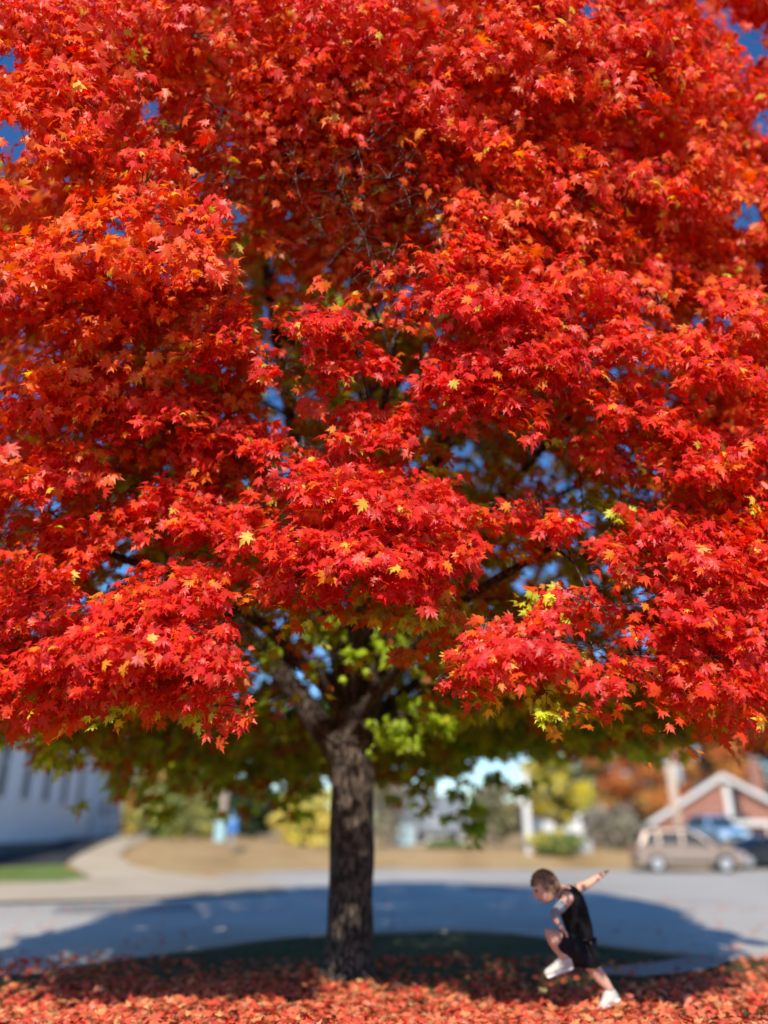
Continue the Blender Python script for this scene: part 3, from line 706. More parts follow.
# ------------------------------------------------------------------ background trees and shrubs
def bg_plant(name, label, cat, px, py0, py1, Y, wpx, pal, n, trunk_h=.0, leaf=.28, gap=.25, group=None, seed=0, cone=False, bare=0):
    r = np.random.default_rng(seed)
    base = at(px, 835, Y); gz = ground_z(base.x, Y); top = at(px, py1, Y).z; wide = wpx/F*(Y/CP)/1.0
    root = empty(name, (base.x, Y, gz-.05), label, cat, group)
    H = top-gz; rw = wide/2; ctr0 = trunk_h*H
    # crown made of lobes
    nl_ = 26 if not cone else 34; lobes = []
    for i in range(nl_):
        f = r.random()
        zc = ctr0 + (H-ctr0)*(.08+.84*f)
        if cone: rad = rw*(1-.9*f)
        else: rad = rw*math.sqrt(max(.05, 1-(2*f-1)**2*.85))
        a = r.random()*6.28; rr = rad*math.sqrt(r.random())*.85
        lobes.append((math.cos(a)*rr, math.sin(a)*rr*.8, zc, (.34 if not cone else .3)*rw*(r.uniform(.7, 1.2))))
    lobes = np.array(lobes); which = r.integers(0, nl_, n)
    d = r.normal(0, 1, (n, 3)); d /= np.linalg.norm(d, axis=1, keepdims=True)
    rad = lobes[which, 3]*(.45+.6*r.random(n))
    P = lobes[which, :3] + d*rad[:, None]*np.array((1, 1, .75)); P[:, 2] = np.clip(P[:, 2], .1, None)
    N = d + r.normal(0, .5, (n, 3)) + np.array((0, -.2, .3)); T = r.normal(0, 1, (n, 3))
    pal = np.array(pal); lc = r.integers(0, len(pal), nl_)
    c = pal[np.where(r.random(n) < .6, lc[which], r.integers(0, len(pal), n))]*np.exp(r.normal(0, .25, (n, 1)))
    tb_ = MB()
    if trunk_h > .04 or bare:
        th = H*.8; r0 = max(.05, H*.022)
        tb_.tube(smooth_pts([(0, 0, 0), (.05*r0, 0, th*.4), (.4*r0, .2, th)], 4), [r0*(1-.09*i) for i in range(9)], 8)
        for i in range(9 if not bare else 26):
            j = lobes[i % nl_]; z0_ = H*(max(.12, trunk_h)*.8+.35*r.random())
            tb_.tube(smooth_pts([(0, 0, z0_), (j[0]*.5, j[1]*.5, (z0_+j[2])/2+.1), (j[0], j[1], max(j[2], z0_+.1))], 3), [r0*.45*(1-.12*q) for q in range(7)], 5)
    else:
        for i in range(7):
            j = lobes[i]; tb_.tube(smooth_pts([(j[0]*.1, j[1]*.1, 0), (j[0]*.5, j[1]*.5, j[2]*.5), (j[0], j[1], j[2])], 3), [.04*(1-.1*q) for q in range(7)], 5)
    tb_.build('trunk' if trunk_h > .04 or bare else 'stem', M['bgbark'], root)
    leaf_mesh('crown' if cat == 'tree' else 'foliage', P, N, T, np.full(n, leaf)*np.exp(r.normal(0, .25, n)), c, M['bgleaf'], root, PS[:3], (1, 1, 1))
    return root
GR = [(.10, .16, .04), (.15, .21, .06), (.22, .26, .08)]; DK = [(.02, .045, .02), (.03, .06, .025), (.05, .085, .04)]
YL = [(.75, .60, .10), (.66, .56, .12), (.50, .48, .12), (.80, .62, .16)]; BYL = [(.75, .58, .05), (.68, .55, .06), (.55, .50, .07)]
GY = [(.30, .25, .19), (.38, .33, .26), (.23, .20, .15), (.33, .31, .20)]; OR = [(.62, .17, .05), (.70, .24, .06), (.46, .12, .03), (.58, .34, .09), (.16, .13, .05)]
OG = [(.27, .27, .09), (.36, .32, .13), (.18, .21, .07)]
bg_plant('shrub', 'tall narrow orange shrub at the corner of the white building', 'shrub', 131, 835, 788, 50, 16, OR+YL, 2200, seed=1, leaf=.22)
bg_plant('shrub', 'pale green bush between the orange shrub and the wooden pole', 'shrub', 163, 835, 786, 50, 56, GR+OG+YL[2:3], 4200, seed=2)
bg_plant('shrub', 'olive bush rising behind the blue box and its pole', 'shrub', 208, 838, 790, 54, 44, OG+YL[2:3], 3000, seed=3)
bg_plant('conifer', 'dark green conifer right of the blue box', 'tree', 252, 842, 776, 52, 52, DK, 5200, trunk_h=.05, seed=4, cone=False)
bg_plant('shrub', 'yellow leaved bush just left of the maple trunk', 'shrub', 304, 848, 784, 48, 66, YL, 5000, seed=5)
bg_plant('tree', 'greyish half bare tree just right of the maple trunk', 'tree', 384, 850, 778, 52, 62, GY+OG[:1], 2600, trunk_h=.15, seed=6, leaf=.2, bare=1)
bg_plant('tree', 'bare olive grey tree between the grey roofed house and the white post', 'tree', 498, 850, 782, 54, 60, GY+OG, 3200, trunk_h=.15, seed=7, leaf=.22, bare=1)
bg_plant('tree', 'bright yellow tree behind the white post', 'tree', 562, 850, 752, 50, 72, BYL+OG[1:2], 5200, trunk_h=.25, seed=8, leaf=.24, bare=1)
bg_plant('shrub', 'low green bush at the foot of the bright yellow tree', 'shrub', 556, 850, 832, 44, 48, GR+YL[:1], 2600, seed=9, leaf=.18)
bg_plant('shrub', 'grey brown leafless looking bush behind the tan car', 'shrub', 618, 850, 808, 46, 62, GY, 3600, seed=10, leaf=.2, bare=1)
bg_plant('tree', 'orange leaved tree left of the brick church', 'tree', 640, 850, 726, 74, 100, OR, 8500, trunk_h=.2, seed=11, leaf=.34)
bg_plant('conifer', 'tall dark evergreen behind the roof of the brick church', 'tree', 768, 850, 712, 95, 118, DK+GR[:1], 8500, trunk_h=.1, seed=12, leaf=.5)
bg_plant('tree', 'tall rust coloured tree rising behind the gable of the brick church', 'tree', 704, 850, 716, 90, 110, OR, 7000, trunk_h=.2, seed=21, leaf=.45)
bg_plant('tree', 'dull green tree behind the grey bush and orange tree', 'tree', 590, 850, 752, 84, 60, DK+OG, 4200, trunk_h=.15, seed=13, leaf=.34)
bg_plant('shrub', 'small green hedge clump in front of the grey roofed house', 'shrub', 446, 850, 842, 47, 34, GR, 1500, seed=14, leaf=.16)
bg_plant('tree', 'tawny tree standing beyond the bushes left of the pole', 'tree', 160, 835, 752, 66, 120, OG+OR[3:4], 7000, trunk_h=.2, seed=15, leaf=.34)
# far wood
r = np.random.default_rng(5); n = 22000
xx = r.uniform(-140, 150, n); yy = 150+r.random(n)*14
hh = 3.6+1.6*np.sin(xx*.11)+1.2*np.sin(xx*.31+1)+.9*np.sin(xx*.83)
P = np.stack([xx, yy, r.random(n)**.7*hh+.3], 1); N = r.normal(0, 1, (n, 3))+np.array((0, -.8, .5)); T = r.normal(0, 1, (n, 3))
pal = np.array(GR+OG+DK+OR[:1]+YL[:1]+GY)
cidx = (np.floor(xx/6).astype(int)*7919) % len(pal); c = pal[np.where(r.random(n) < .7, cidx, r.integers(0, len(pal), n))]*np.exp(r.normal(0, .2, (n, 1)))
fw = leaf_mesh('far_wood', P, N, T, np.full(n, 1.0), c, M['bgleaf'], None, PS[:3], (1, 1, 1)); tag(fw, 'distant mixed wood closing the view behind the houses', 'wood', kind='stuff')

# ------------------------------------------------------------------ white building on the left
A = Vector((-15.6, 27)); Bq = Vector((-17.75, 49.5)); zb = .25
wd = (Bq-A).normalized(); ang = math.atan2(wd.y, wd.x); Lw = (Bq-A).length
wb = empty('white_building', (A.x, A.y, 0), 'long white clapboard building with a row of tall narrow windows', 'building', rz=ang)
# local frame: +x along the wall, -y faces the street
HB = 7.2
MB().box((Lw/2, 4.5, zb+HB/2+.5), (Lw, 9, HB), 0).build('wall', M['siding'], wb)
MB().box((Lw/2, 4.48, .30), (Lw+.12, 9.10, 1.5), 0).build('foundation', M['found'], wb)
rb = MB(); rb.prism([(-.5, HB+zb+.5), (4.5, HB+zb+4), (9.5, HB+zb+.5), (9.5, HB+zb+.35), (4.5, HB+zb+3.8), (-.5, HB+zb+.35)], -.4, Lw+.4, axis='x'); rb.build('roof', M['darkroof'], wb)
for k in range(9):
    xw = 1.5 + k*3.1
    if xw > Lw-1: break
    w_ = MB(); w_.box((xw, -.03, 4.15), (.95, .10, 2.7)); w = w_.build('window', M['white'], wb)
    MB().box((xw, -.085, 4.15), (.80, .03, 2.5)).build('pane', M['dimglass'], w)
    MB().box((xw, -.12, 4.15), (.05, .04, 2.45)).box((xw, -.118, 4.3), (.72, .036, .05)).build('muntin', M['white'], w)
    MB().box((xw, -.10, 2.77), (1.1, .2, .07)).build('sill', M['white'], w)
for xc in (Lw-.07, .07): MB().box((xc, -.03, zb+HB/2+.5), (.16, .1, HB-.2)).build('corner_board', M['white'], wb)
# lower wing set back, with an entry ramp and railing
wg = empty('white_annex', (Bq.x+.45, Bq.y+.25, .0), 'low white annex with railed ramp beyond the long white building', 'building', rz=ang-.05)
MB().box((4.6, 4, 3.0), (9, 6, 4.6)).build('wall', M['siding'], wg)
MB().box((4.6, 4, .45), (9.1, 6.1, .8)).build('foundation', M['found'], wg)
q = MB(); q.prism([(.7, 5.3), (4, 6.8), (7.3, 5.3), (7.3, 5.15), (4, 6.6), (.7, 5.15)], -.1, 9.4, axis='x'); q.build('roof', M['darkroof'], wg)
d_ = MB().box((2.0, .97, 2.05), (1.0, .08, 2.1)).build('door', M['galv'], wg); MB().box((2.35, .90, 2.0), (.05, .06, .14)).build('handle', M['rail'], d_)
for k in range(2):
    w = MB().box((4.6+k*2.3, .97, 2.9), (1.0, .08, 1.3)).build('window', M['white'], wg); MB().box((4.6+k*2.3, .92, 2.9), (.8, .03, 1.1)).build('pane', M['glass'], w)
MB().box((4.3, .2, .72), (8, 1.4, .5)).build('ramp', M['pad'], wg)
rl = MB()
for k in range(9): rl.tube([(.5+k, -.42, .95), (.5+k, -.42, 1.95)], .025, 6)
rl.tube([(.4, -.42, 1.95), (8.6, -.42, 1.95)], .03, 6).tube([(.4, -.42, 1.5), (8.6, -.42, 1.5)], .02, 6); rl.build('railing', M['rail'], wg)
# dark asphalt strip beside the building, with the wall's shadow put into its colour
dp = [tuple(gpt(*q).xy) for q in [(0, 869), (60, 866), (67, 863), (80, 855), (100, 845), (118, 838), (132, 834)]]
drape('shaded_driveway', [(-16.2, 26.2)] + dp[0:] + [(-17.4, 60), (-17.6, 48)], .04, M['shaded_drive'], 1.5)

# ------------------------------------------------------------------ brick church on the right
Yc = 66; ap = at(721, 774, Yc); le = at(654, 822, Yc); hw = ap.x-le.x; gz = ground_z(ap.x, Yc)
ch = empty('brick_church', (ap.x, Yc, gz-.1), 'red brick church with white edged gable and grey roof', 'building', rz=R(-14))
za = ap.z-gz+.1; ze = le.z-gz+.1; LEN = 16
MB().prism([(-hw*.90, 0), (hw*.90, 0), (hw*.90, ze+.1), (0, za-.35), (-hw*.90, ze+.1)], 0, LEN).build('wall', M['brick'], ch)
rr_ = MB()
for s in (-1, 1):
    rr_.prism([(0, za), (s*hw*1.02, ze-.05), (s*hw*1.02, ze-.25), (0, za-.2)], -.55, LEN+.4)
rr_.build('roof', M['roof'], ch)
fb = MB()
for s in (-1, 1):
    fb.prism([(0, za+.04), (s*hw*1.05, ze-.05), (s*hw*1.05, ze-.42), (0, za-.36)], -.66, -.56)
fb.build('fascia', M['white'], ch)
MB().box((.2, -.08, ze+1.6), (.42, .14, 2.5)).build('louvre_panel', M['white'], ch)
MB().box((.75, -.04, ze+1.35), (.6, .1, 2.1)).build('window', M['glass'], ch)
cn = MB().box((.6, -.7, ze-.1), (4.4, 1.6, .36)).build('canopy', M['white'], ch)
for xc in (-1.4, 2.6): MB().tube([(xc, -1.35, 0), (xc, -1.35, ze-.28)], .09, 8).build('post', M['white'], ch)
dd_ = MB().box((.6, -.05, 1.15), (1.9, .1, 2.1)).build('door', M['trim'], ch); MB().box((.7, -.13, 1.1), (.05, .06, .3)).build('handle', M['chrome'], dd_)
MB().box((hw*.58, 5, za-.3), (.9, .9, 2.6)).build('chimney', M['brick'], ch)
# cream pole in front of the church, with transformer
pb = at(679, 835, 50); gz = ground_z(pb.x, 50)
pl_ = empty('utility_pole', (pb.x, 50, gz-.1), 'cream utility pole with grey drum left of the brick church', 'pole')
MB().tube([(0, 0, 0), (0, 0, 5), (0, 0, at(679, 772, 50).z-gz+.1)], [.24, .22, .2], 12).build('pole', M['cream'], pl_)
MB().tube([(.48, 0, 3.6), (.48, 0, 3.65), (.48, 0, 4.75), (.48, 0, 4.8)], [.16, .2, .2, .16], 12).build('transformer', M['galv'], pl_)
MB().box((.26, 0, 4.4), (.2, .08, .08)).build('bracket', M['rail'], pl_)

# ------------------------------------------------------------------ grey-roofed house in the middle
Yh = 60; hb = at(436, 835, Yh); gz = ground_z(hb.x, Yh); hs = empty('house', (hb.x, Yh, gz-.1), 'small white house with a pale grey roof right of the maple trunk', 'house', rz=R(6))
zr = at(436, 792, Yh).z-gz+.1; ze = at(436, 829, Yh).z-gz+.1; hwid = 50/F*(Yh/CP)/2
MB().box((0, 3, ze/2), (hwid*2, 6, ze)).build('wall', M['siding'], hs)
rf = MB(); rf.prism([(-.5, ze-.1), (3, zr), (6.5, ze-.1), (6.5, ze-.25), (3, zr-.2), (-.5, ze-.25)], -hwid-.4, hwid+.4, axis='x'); rf.build('roof', mat('pale_grey_shingle', (.22, .235, .25), .9, var=.12, scale=12), hs)
MB().box((-1.2, 3.6, zr+.1), (.5, .5, 1.0)).build('chimney', M['brick'], hs)
for k in (-1.1, 1.2):
    w = MB().box((k, -.03, ze*.55), (.9, .1, 1.0)).build('window', M['white'], hs); MB().box((k, -.09, ze*.55), (.7, .03, .8)).build('pane', M['glass'], w)
d_ = MB().box((.05, -.03, .95), (.85, .1, 1.8)).build('door', M['galv'], hs); MB().box((.35, -.1, .95), (.04, .05, .12)).build('handle', M['chrome'], d_)
# shed beside it
sb = at(404, 835, 58); gz = ground_z(sb.x, 58); sh = empty('shed', (sb.x, 58, gz-.05), 'pale shed at the left end of the small white house', 'shed')
MB().box((0, 1, .75), (1.7, 2, 1.5)).build('wall', M['galv'], sh); q = MB(); q.prism([(-.1, 1.45), (1, 2.0), (2.1, 1.45), (2.1, 1.38), (1, 1.93), (-.1, 1.38)], -1, 1, axis='x'); q.build('roof', M['roof'], sh)
MB().box((.1, -.03, .65), (.8, .06, 1.25)).build('door', M['boxpale'], sh)
# small white house behind the yellow tree
hb = at(590, 835, 74); gz = ground_z(hb.x, 74); h2 = empty('house', (hb.x, 74, gz-.1), 'white house half hidden behind the bright yellow tree', 'house')
MB().box((0, 3, 1.7), (8, 6, 3.4)).build('wall', M['siding'], h2)
q = MB(); q.prism([(-.5, 3.3), (3, 4.9), (6.5, 3.3), (6.5, 3.15), (3, 4.7), (-.5, 3.15)], -4.4, 4.4, axis='x'); q.build('roof', M['roof'], h2)
for k in (-2.6, -.3, 2.4):
    w = MB().box((k, -.03, 1.9), (1.1, .1, 1.3)).build('window', M['white'], h2); MB().box((k, -.09, 1.9), (.9, .03, 1.1)).build('pane', M['glass'], w)

# ------------------------------------------------------------------ pole, box, posts
b = at(221, 835, 44); gz = ground_z(b.x, 44)
p = empty('wooden_pole', (b.x, 44, gz-.15), 'weathered pale wooden pole standing beside the blue box', 'pole')
MB().tube([(0, 0, 0), (0, 0, 1.5), (.03, 0, at(223, 770, 44).z-gz+.1)], [.25, .22, .19], 12).build('post', M['pole'], p)
MB().box((-.02, -.28, at(0, 829, 44).z-gz), (.5, .14, 1.05), bevel=.02).build('notice_panel', M['boxpale'], p)
b = gpt(231, 853); bx = empty('mail_box', (b.x, b.y, b.z), 'bright blue box on a thin post in front of the wooden pole', 'box')
MB().tube([(0, 0, -.1), (0, 0, .9)], .05, 8).build('post', M['galv'], bx)
MB().box((0, 0, 1.30), (.42, .38, .95), bevel=.06).build('housing', M['boxblue'], bx)
MB().box((0, -.2, 1.45), (.3, .03, .2), bevel=.005).build('flap', M['boxpale'], bx)
b = gpt(529, 853); wpst = empty('white_post', (b.x, b.y, b.z-.1), 'tall white square post with a sign board near the yellow tree', 'post')
zt = at(529, 772, b.y).z-b.z
MB().box((0, 0, zt/2), (.34, .34, zt), bevel=.02).build('shaft', M['white'], wpst)
MB().box((0, 0, zt+.04), (.55, .55, .1), bevel=.02).build('cap', M['white'], wpst)
MB().box((-.15, -.22, zt-1.0), (.6, .06, 1.0), bevel=.02).build('sign_board', M['white'], wpst)
b = gpt(588, 852); q = empty('utility_cabinet', (b.x, b.y+.5, b.z-.05), 'low pale utility cabinet beside the green bush', 'cabinet')
MB().box((0, 0, .25), (.7, .4, .55), bevel=.03).build('housing', M['galv'], q); MB().box((0, 0, -.02), (1.1, .7, .12)).build('base', M['pad'], q)

# ------------------------------------------------------------------ cars
def car(name, label, loc, rz, paint, kind='suv'):
    root = empty(name, loc, label, 'car', rz=rz)
    W2 = .90
    if kind == 'suv':
        low = [(-2.25, .42), (-2.3, .75), (-2.24, 1.02), (-2.1, 1.12), (-.6, 1.14), (.72, 1.08), (1.75, .98), (2.15, .86), (2.3, .62), (2.28, .36), (1.9, .28), (-1.9, .28)]
        roof = [(-2.10, 1.10), (-1.88, 1.62), (-1.4, 1.74), (.1, 1.73), (.42, 1.62), (1.12, 1.06)]
        wh = (-1.42, 1.42); wr = .36
    else:
        low = [(-2.2, .4), (-2.25, .7), (-2.2, .92), (-2.0, .98), (-.6, .98), (.85, .94), (1.75, .84), (2.15, .7), (2.28, .5), (2.2, .3), (1.9, .24), (-1.9, .24)]
        roof = [(-1.95, .96), (-1.2, 1.36), (-.7, 1.44), (.1, 1.43), (.45, 1.33), (1.15, .92)]
        wh = (-1.38, 1.40); wr = .32
    # body with wheel arches: cut arcs into the sill line
    sill = low[-1][1]; up = low[:-2]; out = list(up)
    def arch(cx):
        return [(cx+(wr+.07)*math.cos(a), wr+(wr+.07)*math.sin(a)) for a in [R(q) for q in range(-10, 191, 20)]]
    pts = out + [(1.98, sill)] + arch(wh[1]) + arch(wh[0]) + [(-1.98, sill)]
    bm = bmesh.new()
    def shell(poly, prof):
        rings = []
        for (yy, sc, dz) in prof:
            cx = sum(p[0] for p in poly)/len(poly)
            rings.append([bm.verts.new((cx+(p[0]-cx)*sc, yy, p[1]+dz*(p[1]-.3))) for p in poly])
        for a, b_ in zip(rings, rings[1:]):
            for k in range(len(poly)):
                f = bm.faces.new((a[k], a[(k+1) % len(poly)], b_[(k+1) % len(poly)], b_[k]))
        bm.faces.new(rings[0][::-1]); bm.faces.new(rings[-1])
    shell(pts, [(-W2, .985, -.03), (-W2+.10, 1, 0), (W2-.10, 1, 0), (W2, .985, -.03)])
    bmesh.ops.triangulate(bm, faces=[f for f in bm.faces if len(f.verts) > 4]); bmesh.ops.recalc_face_normals(bm, faces=bm.faces)
    me = bpy.data.meshes.new('body'); bm.to_mesh(me); bm.free(); body = link('body', me, paint, root)
    # cabin, narrowing towards the roof
    zb_ = roof[0][1]; zt_ = max(p[1] for p in roof)
    def yy_(z): return W2-.05-.20*(z-zb_)/(zt_-zb_)
    bm = bmesh.new(); Lr = [bm.verts.new((p[0], -yy_(p[1]), p[1]-.02)) for p in roof]; Rr = [bm.verts.new((p[0], yy_(p[1]), p[1]-.02)) for p in roof]
    bm.faces.new(Lr); bm.faces.new(Rr[::-1])
    for k in range(len(roof)): bm.faces.new((Lr[k], Rr[k], Rr[(k+1) % len(roof)], Lr[(k+1) % len(roof)]))
    bmesh.ops.recalc_face_normals(bm, faces=bm.faces); bmesh.ops.bevel(bm, geom=list(bm.edges), offset=.03, segments=2, affect='EDGES')
    me = bpy.data.meshes.new('cabin'); bm.to_mesh(me); bm.free(); link('cabin', me, paint, root)
    # side windows
    zl_, zh_ = zb_-.02, zt_-.08
    def xr(z, side):
        P_ = roof[:3] if side < 0 else roof[3:]
        zs = [p[1] for p in P_]; xs_ = [p[0] for p in P_]
        if side > 0: zs, xs_ = zs[::-1], xs_[::-1]
        return float(np.interp(z, zs, xs_))
    cuts = [-1.25, -.25, .6] if kind == 'suv' else [-.98, -.15, .7]
    xb = [None]+cuts[:2]+[None]
    for s in (-1, 1):
        segs = [(xr(zl_, -1)+.12, xr(zh_, -1)+.10, cuts[0]-.04, cuts[0]-.04), (cuts[0]+.04, cuts[0]+.04, cuts[1]-.04, cuts[1]-.04), (cuts[1]+.04, cuts[1]+.04, xr(zl_, 1)-.14, xr(zh_, 1)-.10)]
        for (a0, a1, b0, b1) in segs:
            y0_, y1_ = s*(yy_(zl_)+.012), s*(yy_(zh_)+.012)
            MB().quad((a0, y0_, zl_), (b0, y0_, zl_), (b1, y1_, zh_), (a1, y1_, zh_)).build('side_window', M['glass'], root)
        for xd in (cuts[0]+.2, cuts[1]+.15):
            MB().box((xd, s*(W2+.012), zb_-.10), (.16, .03, .035)).build('door_handle', M['chrome'] if kind != 'suv' else paint, root)
        mm = MB().box((.78 if kind == 'suv' else .85, s*(W2+.08), zb_+.08), (.12, .2, .14), bevel=.03).build('mirror', paint, root)
        MB().box((0, s*(W2+.006), .42), (1.9, .03, .12), bevel=.01).build('sill_trim', M['trim'], root)
    # windscreen, rear window
    def slope(p, q, name_):
        e = .02; z0_, z1_ = p[1]+.05, q[1]-.03
        def xi(z): return p[0]+(q[0]-p[0])*(z-p[1])/(q[1]-p[1])
        s_ = 1 if p[0] > 0 else -1
        MB().quad((xi(z0_)+s_*e, -yy_(z0_)+.1, z0_), (xi(z0_)+s_*e, yy_(z0_)-.1, z0_), (xi(z1_)+s_*e, yy_(z1_)-.08, z1_), (xi(z1_)+s_*e, -yy_(z1_)+.08, z1_)).build(name_, M['glass'], root)
    slope(roof[-1], roof[-2], 'windscreen'); slope(roof[0], roof[1], 'rear_window')
    fz = .72 if kind == 'suv' else .6
    for s in (-1, 1):
        MB().box((2.17, s*.66, fz), (.24, .40, .17), bevel=.05).build('headlight', M['lamp'], root)
        MB().box((-2.24, s*.74, .9 if kind == 'suv' else .78), (.12, .24, .3 if kind == 'suv' else .16), bevel=.03).build('tail_light', M['redlamp'], root)
        for xw in wh:
            y0_ = s*(W2-.11)
            t_ = MB(); t_.tube([(xw, y0_-.11, wr), (xw, y0_-.09, wr), (xw, y0_+.09, wr), (xw, y0_+.11, wr)], [wr*.93, wr, wr, wr*.93], 28); wo = t_.build('wheel', M['tyre'], root)
            rm = MB(); yo = y0_+s*.115
            rm.tube([(xw, yo-s*.02, wr), (xw, yo+s*.002, wr)], [wr*.66, wr*.64], 24)
            for k in range(5):
                a = k*2*math.pi/5; rm.box((xw+math.cos(a)*wr*.33, yo+s*.012, wr+math.sin(a)*wr*.33), (.06, .02, .06), bevel=.01)
            rm.build('rim', M['rim'], wo)
    MB().box((2.24, 0, .62 if kind == 'suv' else .5), (.12, .85, .2), bevel=.03).build('grille', M['trim'], root)
    MB().box((2.2, 0, .40), (.2, 1.6, .2), bevel=.06).build('front_bumper', paint if kind != 'suv' else M['trim'], root)
    MB().box((-2.22, 0, .45), (.2, 1.6, .24), bevel=.06).build('rear_bumper', paint if kind != 'suv' else M['trim'], root)
    if kind == 'suv':
        for s in (-1, 1): MB().tube([(-1.5, s*.6, 1.74), (-1.4, s*.6, 1.80), (.0, s*.6, 1.79), (.1, s*.6, 1.72)], .02, 6).build('roof_rail', M['trim'], root)
    return root
def ground_at(px, Y):
    d = ray(px, 860); x_ = d.x*(Y/d.y); return (x_, Y, ground_z(x_, Y))
car('parked_car', 'tan sport utility car parked side on at the edge of the road', ground_at(687, 37.6), R(-8), M['tan'])
car('parked_car', 'dark navy car parked at the right behind the tan car', ground_at(766, 40.5), R(188), M['navy'], 'sedan')
car('parked_car', 'light blue car parked behind the bonnet of the tan car', ground_at(720, 49), R(-84), M['sky'], 'suv')

# ------------------------------------------------------------------ the running boy
boy = None
def bp(px, py, dt=0.0): return at_t(px, py, 7.35+dt)
def skinned(name, verts, edges, radii, m, parent, sub=2, root=0):
    me = bpy.data.meshes.new(name); me.from_pydata([tuple(v) for v in verts], edges, []); me.update()
    o = link(name, me, m, parent)
    md = o.modifiers.new('skin', 'SKIN'); md.use_smooth_shade = True
    sv = me.skin_vertices[0] if me.skin_vertices else None
    if sv is None:
        bm = bmesh.new(); bm.from_mesh(me); bm.verts.layers.skin.verify(); bm.to_mesh(me); bm.free(); sv = me.skin_vertices[0]
    for i, r_ in enumerate(radii):
        sv.data[i].radius = (r_, r_) if not isinstance(r_, tuple) else r_; sv.data[i].use_root = (i == root)
    ss = o.modifiers.new('sub', 'SUBSURF'); ss.levels = sub; ss.render_levels = sub
    return o
foot0 = bp(610, 1008)
boyroot = empty('person', (foot0.x, foot0.y, 0), 'child in black sleeveless top and black shorts running across the leaves', 'person')
off = Vector((foot0.x, foot0.y, 0))
def J(px, py, dt=0.0): return bp(px, py, dt)-off
pel = J(583, 946); wai = J(580, 930); che = J(573, 908); nkb = J(566, 893); nk = J(558, 889); hd = J(545, 887)
shN = J(568, 899, -.14); shF = J(570, 892, .14)
hipN = J(580, 951, -.08); hipF = J(583, 951, .08)
kneeA = J(547, 931, -.10); ankA = J(563, 957, -.12); toeA = J(552, 972, -.12)
kneeB = J(596, 972, .06); ankB = J(611, 990, .03); toeB = J(600, 1004, .0)
elF = J(587, 884, .26); wrF = J(600, 876, .30)
elN = J(553, 915, -.22); wrN = J(560, 925, -.26)
Vb = [pel, wai, che, nkb, nk, shN, elN, wrN, shF, elF, wrF, hipN, kneeA, kneeA.lerp(ankA, .35), ankA, hipF, kneeB, kneeB.lerp(ankB, .35), ankB, J(608, 1003, .03), J(566, 966, -.12), hipN.lerp(kneeA, .5), hipF.lerp(kneeB, .5)]
Eb = [(0, 1), (1, 2), (2, 3), (3, 4), (3, 5), (5, 6), (6, 7), (3, 8), (8, 9), (9, 10), (0, 11), (11, 21), (21, 12), (12, 13), (13, 14), (14, 20), (0, 15), (15, 22), (22, 16), (16, 17), (17, 18), (18, 19)]
Rb = [.11, .105, .12, .08, .05, .056, .042, .030, .056, .042, .030, .095, .064, .062, .036, .095, .064, .062, .036, .036, .036, .084, .084]
skinned('body', Vb, Eb, Rb, M['skin'], boyroot)
# head: face points down-left
fd = (J(524, 899, -.04)-hd).normalized(); side = Vector((0, 1, 0)); side = (side-fd*side.dot(fd)).normalized(); upv = side.cross(fd)
if upv.z < 0: upv = -upv; side = -side
HM = Matrix((fd, side, upv)).transposed(); HM4 = Matrix.Translation(hd) @ HM.to_4x4()
bm = bmesh.new(); bmesh.ops.create_icosphere(bm, subdivisions=4, radius=1)
for v in bm.verts:
    x_, y_, z_ = v.co
    p = Vector((x_*.105, y_*.080, z_*.118))
    if z_ < 0: p.x *= 1-.10*z_*z_; p.y *= 1-.28*z_*z_; p.x += .018*(-z_)*(x_ > 0)
    if x_ > .3:
        p.x -= .012*(x_-.3)
        g = math.exp(-((y_/.17)**2+((z_+.12)/.24)**2)); p.x += .030*g                    # nose
        for s in (-1, 1): p.x -= .012*math.exp(-(((y_-s*.38)/.18)**2+((z_-.08)/.14)**2))   # eye sockets
        p.x += .006*math.exp(-((y_/.3)**2+((z_+.47)/.1)**2))
    v.co = p
for s in (-1, 1):
    q = bmesh.ops.create_icosphere(bm, subdivisions=2, radius=1)
    for v in q['verts']: v.co = Vector((v.co.x*.022-.005, v.co.y*.010+s*.082, v.co.z*.034-.005))
for f in bm.faces: f.smooth = True
me = bpy.data.meshes.new('head'); bm.to_mesh(me); bm.free(); head = link('head', me, M['skin'], boyroot); head.matrix_local = HM4 @ Matrix.Scale(1.12, 4)
for s in (-1, 1): MB().ball((.088, s*.031, .010), (.010, .014, .009), 2).build('eye', M['eye'], head)
MB().ball((.092, 0, -.057), (.010, .024, .006), 2).build('mouth', M['lip'], head)
bm = bmesh.new(); bmesh.ops.create_icosphere(bm, subdivisions=5, radius=1); rr = random.Random(3)
dele = []
for v in bm.verts:
    x_, y_, z_ = v.co; w = 1+.05*math.sin(17*y_+5*x_)*math.sin(13*z_+3)+.035*rr.random()
    lim = .33 if x_ > .35 else (-.25 if x_ > -.1 else -.62)
    v.co = Vector((x_*.118*w-.008, y_*.093*w, z_*.132*w+.006))
    if z_ < lim: dele.append(v)
bmesh.ops.delete(bm, geom=dele, context='VERTS')
for f in bm.faces: f.smooth = True
me = bpy.data.meshes.new('hair'); bm.to_mesh(me); bm.free(); hr = link('hair', me, M['hair'], head)
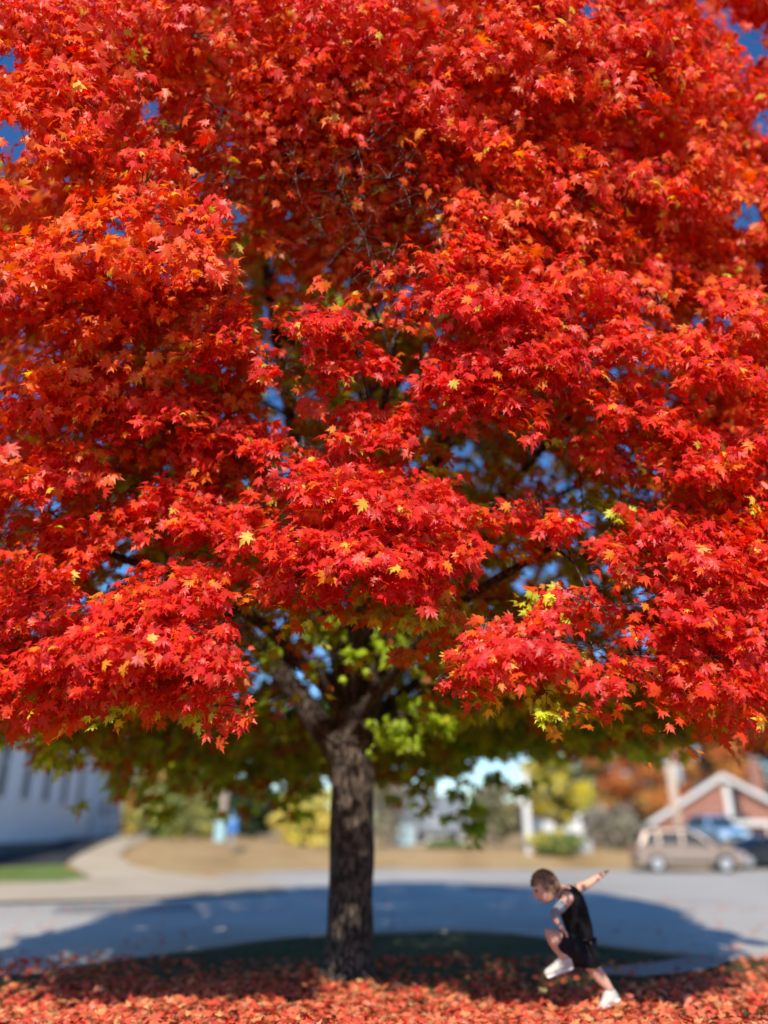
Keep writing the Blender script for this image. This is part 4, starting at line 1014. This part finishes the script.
# clothing
skinned('sleeveless_top', [pel.lerp(wai, .2), wai, che, nkb.lerp(che, .12), shN.lerp(nkb, .25), shF.lerp(nkb, .25)], [(0, 1), (1, 2), (2, 3), (3, 4), (3, 5)], [.135, .132, .152, .100, .078, .078], M['black'], boyroot)
skinned('shorts', [pel+Vector((0, 0, .02)), hipN, hipN.lerp(kneeA, .42), hipN.lerp(kneeA, .74), hipF, hipF.lerp(kneeB, .35), hipF.lerp(kneeB, .62)], [(0, 1), (1, 2), (2, 3), (0, 4), (4, 5), (5, 6)], [.142, .122, .112, .102, .122, .112, .106], M['short'], boyroot)
skinned('sleeve', [shN.lerp(elN, .15), shN.lerp(elN, .6), elN, elN.lerp(wrN, .5)], [(0, 1), (1, 2), (2, 3)], [.062, .056, .05, .042], M['grey'], boyroot)
def hand(w, d, name='hand'):
    d = d.normalized(); a = Vector((0, 1, 0)); a = (a-d*a.dot(d)).normalized(); c = d.cross(a)
    V_ = [w, w+d*.045]; E_ = [(0, 1)]; Rr_ = [.022, (.03, .018)]
    base = w+d*.055
    for k, ln in enumerate([.040, .048, .050, .042]):
        o_ = a*(.024-.016*k); i = len(V_)
        V_ += [base+o_*.9, base+o_*1.25+d*ln*.6+c*.004, base+o_*1.45+d*ln*1.25-c*.010]; E_ += [(1, i), (i, i+1), (i+1, i+2)]; Rr_ += [.010, .0085, .007]
    i = len(V_); V_ += [w+d*.02+a*.026, w+d*.055+a*.045]; E_ += [(0, i), (i, i+1)]; Rr_ += [.012, .009]
    o = skinned(name, V_, E_, Rr_, M['skin'], boyroot); return o
hand(wrF, wrF-elF); hand(wrN, wrN-elN)
def shoe(ank, toe, heel):
    d = (toe-heel); L = d.length; d.normalize(); up_ = (ank-(heel+toe)/2); up_ = (up_-d*up_.dot(d)).normalized(); s_ = d.cross(up_)
    Mx = Matrix((d, s_, up_)).transposed().to_4x4(); Mx = Matrix.Translation(heel) @ Mx
    bm = bmesh.new(); prof = [(-.02, .030, .055, .10), (.03, .040, .062, .125), (.09, .041, .05, .11), (.14, .045, .04, .08), (.19, .048, .035, .062), (.235, .040, .03, .05), (.262, .018, .02, .032)]
    rings = []
    for (x_, hw_, _, hh) in prof:
        rings.append([bm.verts.new((x_, hw_*math.cos(a)*(1 if math.sin(a) < 0 else .85), max(0, hh*.5+hh*.5*math.sin(a)))) for a in [k*2*math.pi/14 for k in range(14)]])
    for a, b_ in zip(rings, rings[1:]):
        for k in range(14):
            f = bm.faces.new((a[k], a[(k+1) % 14], b_[(k+1) % 14], b_[k])); f.smooth = True
    bm.faces.new(rings[0][::-1]); bm.faces.new(rings[-1]); bmesh.ops.recalc_face_normals(bm, faces=bm.faces)
    me = bpy.data.meshes.new('shoe'); bm.to_mesh(me); bm.free(); o = link('shoe', me, M['shoe'], boyroot); o.matrix_local = Mx
    so_ = MB(); so_.box((.12, 0, -.004), (.27, .088, .028), bevel=.012); so_.build('sole', M['sole'], o)
    MB().tube([(.02, 0, .10), (.02, 0, .16)], [.040, .037], 12).build('sock', M['sock'], o)
    la = MB()
    for k in range(4): la.box((.085+k*.022, 0, .105-.012*k), (.007, .05, .006))
    la.build('lace', M['white'], o)
heelA = J(571, 966, -.12); shoe(ankA, J(552, 973, -.14), heelA)
hb_ = Vector((ankB.x+.035, ankB.y, .045)); hb_.z = .05
shoe(ankB, Vector((ankB.x-.10, ankB.y-.05, .02)), Vector((ankB.x+.05, ankB.y, .10)))
print('boy foot', ankB, hb_)
